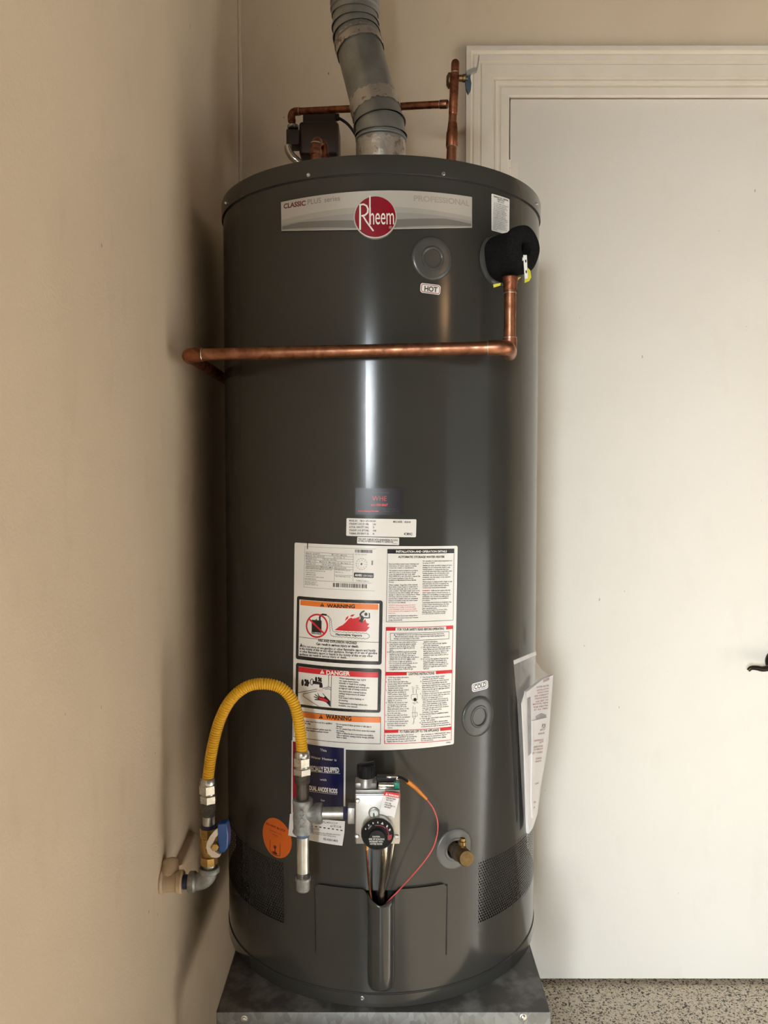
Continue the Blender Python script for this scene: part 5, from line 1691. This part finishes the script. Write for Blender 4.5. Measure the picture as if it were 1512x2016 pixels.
b.para(['Temperature limiting valves are', 'available, see manual.'], (752, 732), (1236, 770), (752, 774), 26, zd, 8.64, 'black', 'tinyb', 3)
# WARNING service panel
b.line([(-10, 148), (1424, 266), (1418, 706), (-20, 584)], 0.9, 'black', 1, zw, True)
b.poly([(-10, 156), (1420, 268), (1418, 358), (-10, 242)], 'orange', 1, zw)
b.tri_mark(438, 288, 70, 66, 'black', 'orange', zw, 2, 3)
b.text('WARNING', (524, 290), (944, 324), 66, 'black', 2, 'bold', zw, 8.4)
b.para(['Do not remove inner door. Removal by a qualified', 'service technician only.', '', 'If burner access door is removed, gasket must be', 'inspected and all four tamper resistant screws', 'replaced securely.'], (0, 316), (622, 384), (0, 500), 26, zw, 8.4, 'black', 'tinyb')
b.para(['• Do not operate if rubber grommet or sight glass is', '  damaged.', '• Do not operate if any of the burner access door screws', '  are missing.', '• Failure to follow the above instructions may result in', '  a fire or explosion, causing property damage, personal', '  injury or death.'], (676, 388), (1330, 440), (680, 604), 26, zw, 8.4, 'black', 'tinyb')
# right column: installation details
b.line([(172, 158), (1148, 152), (1132, 1200), (152, 1224)], 0.9, 'text', 1, z7, True)
b.poly([(172, 160), (1148, 152), (1146, 216), (170, 222)], 'black', 2, z7)
b.text('INSTALLATION AND OPERATION DETAILS', (294, 206), (1038, 204), 30, 'white', 3, 'bold', z7, 7.465)
b.text('AUTOMATIC STORAGE WATER HEATER', (328, 286), (1006, 284), 30, 'text', 1, 'bold', z7, 7.465)
L1 = ['Read and follow water heater warnings and', 'instructions. If owners manual is missing', 'contact the retailer or manufacturer.']
b.para(L1, (192, 384), (628, 382), (192, 440), 18, z7, 7.465, style='tinyb')
b.para(['This appliance must be installed in accordance', 'with local codes or, in the absence of local', 'codes, the National Fuel Gas Code, ANSI', 'Z223.1/NFPA 54 or the CSA B149.1, Natural Gas', 'and Propane Installation Code. Not for', 'installation in Manufactured Homes (Mobile', 'Homes).'], (192, 480), (652, 478), (188, 650), 18, z7, 7.465, style='tinyb')
b.para(['Water Leakage - Regardless of the material', 'from which a water heater is constructed, it', 'will at some time leak, due to the corrosive', 'action of water. This water heater must not be', 'located in an area where leakage will result in', 'damage to adjacent area or lower floors. When', 'such areas cannot be avoided, it is recom-', 'mended that a suitable catch pan, adequately', 'drained, be installed under the water heater.', 'See Use and Care Manual.'], (190, 692), (650, 688), (184, 950), 18, z7, 7.465, style='tinyb')
b.para(['CAUTION: Hotter water increases the risk of', 'scald injury. Prior to install, consult information', 'on the scald hazard. See the use and care manual', 'for the instructions before changing the thermostat', 'temperature.'], (186, 990), (612, 984), (182, 1106), 18, z7, 7.465, 'red', 'tiny')
b.para(['WARNING: Any thermostat setting above', '125°F may cause severe burns and consume', 'energy unnecessarily.'], (182, 1146), (622, 1138), (180, 1206), 18, z7, 7.465, cols=['text', 'text', 'text'], style='tinyb')
b.para(['For operation at outlet water temperature not', 'in excess of 180°F.'], (688, 340), (1118, 334), (688, 370), 18, z7, 7.465, style='tinyb')
b.para(['Suitable for water (potable) heating and space', 'heating. Do not connect this heater to any', 'heating system or components that have', 'previously been used with a nonpotable water', 'heating appliance. Do not introduce toxic', 'chemicals, such as those used for boiler', 'treatment, into this heater, or the attached', 'space heating loop.'], (688, 406), (1120, 400), (684, 608), 18, z7, 7.465, style='tinyb')
b.para(['Water heater is equipped with a single use gas', 'shut-off device. If service is required, the', 'complete control valve must be replaced.', 'Contact your local service technician.'], (684, 646), (1118, 638), (682, 732), 18, z7, 7.465, style='tinyb')
b.para(['WARNING:'], (682, 776), (796, 774), (682, 776), 18, z7, 7.465, 'red', 'tinyb')
b.para(['California law requires that this'], (806, 774), (1090, 768), (806, 774), 18, z7, 7.465, style='tinyb')
b.para(['water heater must be braced, anchored, or', 'strapped to avoid falling or moving during an', 'earthquake. See Use and Care Manual for', 'information regarding correct installation', 'procedures.'], (682, 806), (1100, 798), (680, 920), 18, z7, 7.465, style='tinyb')
b.para(['CALIFORNIA PROPOSITION 65 WARNING: This', 'product contains chemicals known to the State', 'of California to cause cancer, birth defects, or', 'other reproductive harm.', 'This product is made in one or more of the', 'following patents. Other patents pending:', '5,715,368 5,596,953 5,943,224 6,142,062'], (680, 954), (1108, 942), (676, 1116), 18, z7, 7.465, style='tinyb')
# safety panel (red frame)
b.line([(150, 1306), (1130, 1282), (1116, 1990)], 1.2, 'red', 1, z7)
b.line([(150, 1306), (140, 2016)], 1.2, 'red', 1, z7)
b.poly([(150, 1306), (290, 1304), (286, 1354), (148, 1356)], 'red', 2, z7)
b.poly([(1030, 1288), (1132, 1282), (1130, 1330), (1028, 1336)], 'red', 2, z7)
b.text('FOR YOUR SAFETY READ BEFORE OPERATING', (314, 1352), (1000, 1340), 32, 'text', 1, 'bold', z7, 7.465)
b.line([(212, 1392), (1074, 1368), (1072, 1474), (212, 1500)], 0.9, 'text', 1, z7, True)
b.tri_mark(276, 1426, 32, 28, 'text', 'white', z7, 1, 2)
b.para(['WARNING: If you do not follow these instructions and the Use & Care', 'Manual instructions exactly, a fire or explosion may result causing property', 'damage, personal injury or loss of life.'], (300, 1424), (1026, 1404), (262, 1480), 20, z7, 7.465, style='tinyb')
b.para(['A. This appliance has a pilot which is lit by a', '     piezo-electric spark gas ignition system.', '     Do NOT open the inner door of this', '     appliance and try to light the pilot by', '     hand.', 'B. BEFORE LIGHTING smell all around the', '     appliance area for gas. Be sure to smell', '     next to the floor because some gas is', '     heavier than air and will settle on the floor.', '     WHAT TO DO IF YOU SMELL GAS:', '   • Do not try to light any appliance.', '   • Do not touch any electric switch; do not', '     use any phone in your building.', '   • Immediately call your gas supplier from', '     a neighbor\'s phone. Follow the gas'], (164, 1538), (632, 1528), (164, 1932), 20, z7, 7.465, style='tinyb')
b.para(['     supplier\'s instructions.', '  • If you cannot reach your gas supplier,', '     call the fire department.', 'C. Use only your hand to turn the gas control', '     knob. Never use tools. If the knob will not', '     turn by hand, don\'t try to repair it, call a', '     qualified service technician. Force or', '     attempted repair may result in a fire or', '     explosion.', 'D. Do not use this appliance if any part has', '     been under water. Immediately call a', '     qualified installer or service agency to', '     replace a flooded water heater. Do not', '     attempt to repair the unit! It must be', '     replaced!'], (662, 1528), (1094, 1514), (656, 1922), 20, z7, 7.465, style='tinyb')
# lighting instructions
b.line([(48, 136), (1404, 92)], 1.0, 'red', 1, zl)
b.poly([(44, 138), (474, 134), (474, 200), (40, 208)], 'red', 2, zl)
b.poly([(1072, 118), (1404, 94), (1402, 154), (1072, 178)], 'red', 2, zl)
b.text('LIGHTING INSTRUCTIONS', (512, 198), (1040, 182), 50, 'text', 1, 'bold', zl, 10.428)
LL = ['1.  STOP! Read safety information', '    above on this label.', '2.  Set the thermostat dial to the', '    lowest setting "PILOT LIGHTING"', '    by turning the thermostat dial', '    clockwise until it stops.', '3.  Slightly depress the gas control', '    knob and turn clockwise to', '    "OFF" position. Note: Knob', '    cannot be turned from "PILOT"', '    position unless pushed down', '    slightly. Do not force.', '4.  Wait five (5) minutes to clear', '    out any gas. If you smell any', '    gas, STOP! Follow "B" in the', '    safety information above on this', '    label. If you do not smell gas,', '    go to the next step.', '5.  Remove the outer door from', '    the water heater. Do not attempt', '    to remove the inner door.', '6.  Locate the piezo-electric spark', '    generator which is located on', '    top of the combination gas', '    control.']
b.para(LL, (50, 262), (566, 252), (38, 1290), 27, zl, 10.428, style='tinyb')
LR = ['7.  Turn the gas control knob counter-', '    clockwise to the "PILOT" location.', '8.  Depress and hold the gas control knob all', '    the way down. Immediately depress the', '    piezo-electric spark generator button several', '    times until the pilot is lit. The pilot flame can', '    only be seen through the sight glass window', '    located on the inner door.', '9.  Continue to hold down the gas control knob', '    for about one (1) minute after the pilot is lit.', '    If it goes out repeat steps 2 to 8.', '    • If the gas control knob does not pop up', '      when released, stop and immediately call', '      your service technician or gas supplier.', '    • If the pilot will not stay lit after several', '      tries, turn the gas control knob clockwise', '      to "OFF" and call your service', '      technician or gas supplier.', '10. Once the pilot flame is established replace', '    the outer door.', '11. Turn the gas control knob counter-clockwise', '    to the "ON" position.', '12. Set the thermostat dial to desired setting.', '    The preferred starting point for temperature', '    is indicated by the mark on the thermostat dial.']
b.para(LR, (756, 256), (1400, 212), (732, 1272), 27, zl, 10.428, style='tinyb')
# small valve sketches between the columns
b.line([(574, 600), (690, 588), (694, 700), (600, 720), (568, 670)], 0.8, 'grey', 1, zl, True)
b.poly([(645 + 34 * math.cos(k), 700 + 36 * math.sin(k)) for k in [2 * PI * i / 14 for i in range(14)]], 'black', 1, zl)
b.line([(606, 500), (606, 580)], 0.8, 'text', 1, zl)
b.line([(672, 500), (668, 570)], 0.8, 'text', 1, zl)
b.line([(660, 720), (710, 770)], 0.8, 'text', 1, zl)
b.para(['GAS', 'CONTROL', 'KNOB'], (580, 446), (640, 444), (584, 496), 18, zl, 10.428)
b.para(['PIEZO', 'SPARK', 'BUTTON'], (664, 424), (740, 420), (664, 496), 18, zl, 10.428)
b.para(['THERMOSTAT', 'DIAL'], (586, 776), (690, 774), (616, 798), 18, zl, 10.428)
b.line([(608, 830), (604, 930), (596, 1060), (640, 1100), (652, 1060), (646, 930), (650, 850)], 0.8, 'grey', 1, zl)
b.line([(580, 970), (690, 964), (690, 1040), (590, 1044)], 0.8, 'grey', 1, zl)
b.line([(622, 1100), (620, 1170)], 0.9, 'text', 1, zl)
b.para(['PILOT', 'ACCESS'], (600, 1182), (640, 1182), (584, 1206), 18, zl, 10.428)
# turn-off panel
b.line([(22, 490), (1388, 424)], 1.0, 'red', 1, zl2)
b.poly([(24, 488), (306, 480), (304, 546), (20, 552)], 'red', 2, zl2)
b.poly([(1158, 444), (1388, 424), (1386, 486), (1158, 508)], 'red', 2, zl2)
b.text('TO TURN GAS OFF TO THE APPLIANCE', (328, 550), (1132, 512), 48, 'text', 1, 'bold', zl2, 10.428)
b.para(['1.  Set the thermostat dial to the lowest', '    setting "PILOT LIGHTING" by turning the', '    thermostat dial clockwise until it stops.', '2.  Slightly depress the gas control knob and'], (28, 614), (684, 590), (22, 738), 27, zl2, 10.428, style='tinyb')
b.para(['turn clockwise to "OFF POSITION". Note:', 'Knob cannot be turned from "PILOT"', 'position unless pushed down slightly.', 'Do not use force.'], (774, 596), (1370, 552), (770, 718), 27, zl2, 10.428, style='tinyb')
b.line([(18, 766), (1388, 690)], 1.1, 'red', 1, zl2)
b.line([zl(48, 136), zl(24, 700), zl2(18, 766)], 1.1, 'red', 1)
b.line([zl(1406, 92), zl2(1388, 690)], 1.1, 'red', 1)
b.text('AP19742-1', (1284, 762), (1378, 756), 26, 'text', 1, 'tinyb', zl2, 10.428)
b.build('instruction_label', wh, ('white', 0))

# ---------------------------------------------------------------- blue label and torn ticket behind the gas tee
zb = Z(565, 1455, 8.957)
t = Sticker('navy label reading specially equipped with dual anode rods')
t.poly([(88, 20), (1038, 140), (1030, 1240), (78, 1330)], 'paper', 0, zb)
t.poly([(345, 82), (1008, 156), (1000, 1225), (345, 1210)], 'navy', 1, zb)
t.poly([(108, 36), (345, 76), (345, 1200), (108, 1290)], 'rheemred', 1, zb)
t.text('This', (588, 206), (706, 222), 40, 'white', 2, 'reg', zb, 8.957)
t.text('Water Heater is', (428, 332), (880, 386), 40, 'white', 2, 'reg', zb, 8.957)
t.text('SPECIALLY EQUIPPED', (386, 548), (924, 588), 84, 'white', 2, 'bold', zb, 8.957)
t.line([(380, 562), (940, 606)], 0.6, 'white', 2, zb)
t.text('with', (586, 724), (706, 736), 38, 'white', 2, 'reg', zb, 8.957)
t.text('DUAL ANODE RODS', (400, 890), (892, 952), 74, 'white', 2, 'bold', zb, 8.957)
t.line([(400, 912), (888, 972)], 0.6, 'white', 2, zb)
t.text('for', (602, 1090), (676, 1098), 38, 'white', 2, 'reg', zb, 8.957)
t.build('anode_label', wh, ('paper', 0), offs=(0.0009, 0.0012, 0.0015, 0.0018, 0.0021))
t = Sticker('torn white paper ticket with dashed line below the navy label')
t.poly([(66, 1310), (1028, 1440), (1018, 1640), (982, 1872), (380, 1770), (160, 1720), (36, 1690)], 'paper', 0, zb)
for k in range(8):
    t.poly([(430 + k * 74, 1514 + k * 10.5), (468 + k * 74, 1519 + k * 10.5), (468 + k * 74, 1536 + k * 10.5), (430 + k * 74, 1531 + k * 10.5)], 'black', 1, zb)
t.text('NOTE', (468, 1582), (576, 1596), 26, 'text', 1, 'reg', zb, 8.957)
t.text('fittings not within the effective warranty', (400, 1626), (944, 1690), 24, 'text', 1, 'tiny', zb, 8.957)
t.text('shall be returned with rating plate', (400, 1650), (876, 1720), 24, 'text', 1, 'tiny', zb, 8.957)
t.text('02-0331403', (648, 1768), (906, 1806), 38, 'text', 1, 'tinyb', zb, 8.957)
t.text('PL/4901/19', (640, 1470), (900, 1494), 34, 'text', 1, 'tiny', zb, 8.957)
t.text('6/7/18', (768, 1540), (964, 1562), 40, 'text', 1, 'tiny', zb, 8.957)
t.build('paper_ticket', wh, ('paper', 0), offs=(0.0024, 0.0027, 0.0030, 0.0033, 0.0036))

# ---------------------------------------------------------------- orange round sticker
zo = Z(510, 1600, 20.16)
t = Sticker('orange round sticker reading do not block')
c_o = ontank(*zo(690, 1000))
r_o = abs(ontank(*zo(690, 1000 - 775))[1] - c_o[1])
disc(t, c_o, r_o, 'orange2', 0)
t.text('DO NOT BLOCK', (285, 440), (1060, 762), 76, 'brownink', 1, 'bold', zo, 20.16)
t.text('Combustion Air Inlet', (400, 676), (910, 884), 44, 'brownink', 1, 'tiny', zo, 20.16)
t.text('Openings', (530, 860), (762, 952), 50, 'brownink', 1, 'tiny', zo, 20.16)
t.line([(452, 1075), (448, 1500), (560, 1640), (700, 1700), (838, 1702), (848, 1215)], 1.3, 'brownink', 1, zo)
t.poly([(632, 1440), (585, 1370), (588, 1296), (622, 1290), (650, 1312), (690, 1310), (700, 1370), (664, 1440), (660, 1540), (720, 1590), (730, 1670), (640, 1650), (540, 1590), (520, 1510), (600, 1540), (630, 1500)], 'brownink', 1, zo)
t.line([(560, 1100), (630, 1010), (700, 1120)], 0.8, 'orange', 1, zo)
t.build('round_sticker', wh, ('orange2', 0))

# ---------------------------------------------------------------- print on the gas valve tag and dial (flat planes)
def plane_sticker(label, y):
    def conv(px, py):
        p = aty(px, py, y)
        return p.x, p.z
    def wrap(a, b_, o):
        return Vector((a, y - o, b_))
    return Sticker(label, conv, wrap, step=0)
t = plane_sticker(None, FY - 0.0052)
t.poly([(648, 655), (905, 690), (893, 770), (630, 722)], 'red', 0, zv)
t.tri_mark(682, 718, 44, 42, 'white', 'red', zv, 1, 2)
t.text('WARNING', (712, 722), (880, 752), 28, 'white', 1, 'bold', zv, 8.4)
t.para(['FOR NATURAL', 'GAS ONLY!'], (676, 768), (830, 798), (670, 802), 21, zv, 8.4, style='tinyb', lay=1)
t.para(['PULL TAB', 'FOR ACCESS TO', 'GAS INLET'], (652, 846), (826, 888), (640, 914), 21, zv, 8.4, style='tinyb', lay=1)
t.text('AP18021-1', (704, 1072), (780, 1082), 14, 'text', 1, 'tiny', zv, 8.4)
t.build('tag_header', cv, ('red', 0), offs=(0.0002, 0.0004, 0.0006, 0.0008, 0.001), base_obj=warn_tag)
dzf = FY - 0.0182
t = plane_sticker(None, dzf)
for px, py in ((335, 1276), (386, 1214), (458, 1180), (536, 1168)):
    t.poly([(px - 10, py - 14), (px + 8, py - 14), (px + 10, py + 12), (px - 8, py + 14)], 'dialwhite', 0, zv)
t.text('LOW', (385, 1284), (442, 1228), 26, 'dialwhite', 0, 'reg', zv, 8.4)
t.poly([(586, 1194), (630, 1206), (616, 1158)], 'dialwhite', 0, zv)
for px, py in ((690, 1232), (735, 1290)):
    t.poly([(px - 18, py + 4), (px + 2, py - 26), (px + 16, py - 8), (px - 2, py + 24)], 'dialwhite', 0, zv)
t.line([(490, 1216), (560, 1216), (620, 1232), (672, 1268), (704, 1318), (718, 1370)], 1.6, 'hotred', 0, zv)
t.poly([(660, 1262), (690, 1250), (716, 1300), (690, 1318)], 'hotred', 0, zv)
t.poly([(700, 1380), (768, 1368), (770, 1430), (740, 1464), (700, 1456)], 'hotred', 0, zv)
t.text('HOT', (706, 1420), (762, 1412), 30, 'red', 1, 'reg', zv, 8.4)
t.build('dial_print', cv, None, offs=(0.0004, 0.0007, 0.001, 0.0013, 0.0016))
t = plane_sticker(None, FY - 0.0246)
t.text('CAUTION:', (446, 1414), (574, 1416), 24, 'dialwhite', 0, 'bold', zv, 8.4)
t.text('RISK OF SCALDING', (386, 1456), (646, 1458), 26, 'dialwhite', 0, 'bold', zv, 8.4)
t.text('INCREASES WITH', (396, 1496), (622, 1498), 26, 'dialwhite', 0, 'bold', zv, 8.4)
t.text('HOTTER WATER', (406, 1536), (612, 1538), 26, 'dialwhite', 0, 'bold', zv, 8.4)
t.build('dial_caution', cv, None, offs=(0.0004, 0.0007, 0.001, 0.0013, 0.0016))
# ---------------------------------------------------------------- print on the bagged manuals
e1b = Vector((math.cos(TB), math.sin(TB), 0))
def bag_sticker(off):
    def conv(px, py):
        p = ob(px, py, off)
        return (p - bp0).dot(e1b), p.z
    def wrap(a, b_, o):
        q = bp0 + bn * (off + o) + e1b * a
        return Vector((q.x, q.y, b_))
    return Sticker(None, conv, wrap, step=0)
zg = Z(1000, 1270, 5.04)
t = bag_sticker(0.0072)
t.text('RHEEM', (350, 372), (408, 346), 26, 'hotred', 0, 'bold', zg, 5.04)
for k in range(9):
    x0_ = 300 - k * 6 + (k % 3) * 12
    t.text(('WATER HEATER', 'INSTALLATION', 'INSTRUCTIONS', 'AND WARRANTY', 'PLEASE READ', 'AND KEEP THIS', 'MANUAL NEAR', 'THE HEATER', 'AT ALL TIMES')[k], (x0_ - 20, 428 + k * 28 + (k % 2) * 3), (404 - k * 1, 408 + k * 28), 15, 'hotred', 0, 'tinyb', zg, 5.04)
t.build('booklet_print', bag, None, offs=(0.0002, 0.0004, 0.0006, 0.0008, 0.001), base_obj=bk1)
t = bag_sticker(0.0104)
t.text('POR', (334, 826), (372, 820), 40, 'text', 0, 'bold', zg, 5.04)
for k, (xa, xb, yy) in enumerate(((318, 366, 852), (300, 360, 890), (256, 352, 958), (310, 350, 976), (256, 346, 1020), (256, 344, 1046), (240, 342, 1080), (274, 334, 1138), (268, 330, 1166), (266, 304, 1386), (254, 280, 1572), (252, 270, 1624))):
    t.text(('MANUAL DE', 'INSTALACION', 'CALENTADOR DE', 'AGUA', 'INSTRUCCIONES', 'DE OPERACION', 'LEA Y CONSERVE', 'ESTE MANUAL', 'GARANTIA', 'GAS', 'PL', 'A')[k], (xa, yy), (xb, yy - 12), 16, 'hotred' if k > 1 else 'text', 0, 'tinyb', zg, 5.04)
t.build('sheet_print', bag, None, offs=(0.0002, 0.0004, 0.0006, 0.0008, 0.001), base_obj=bk2_)
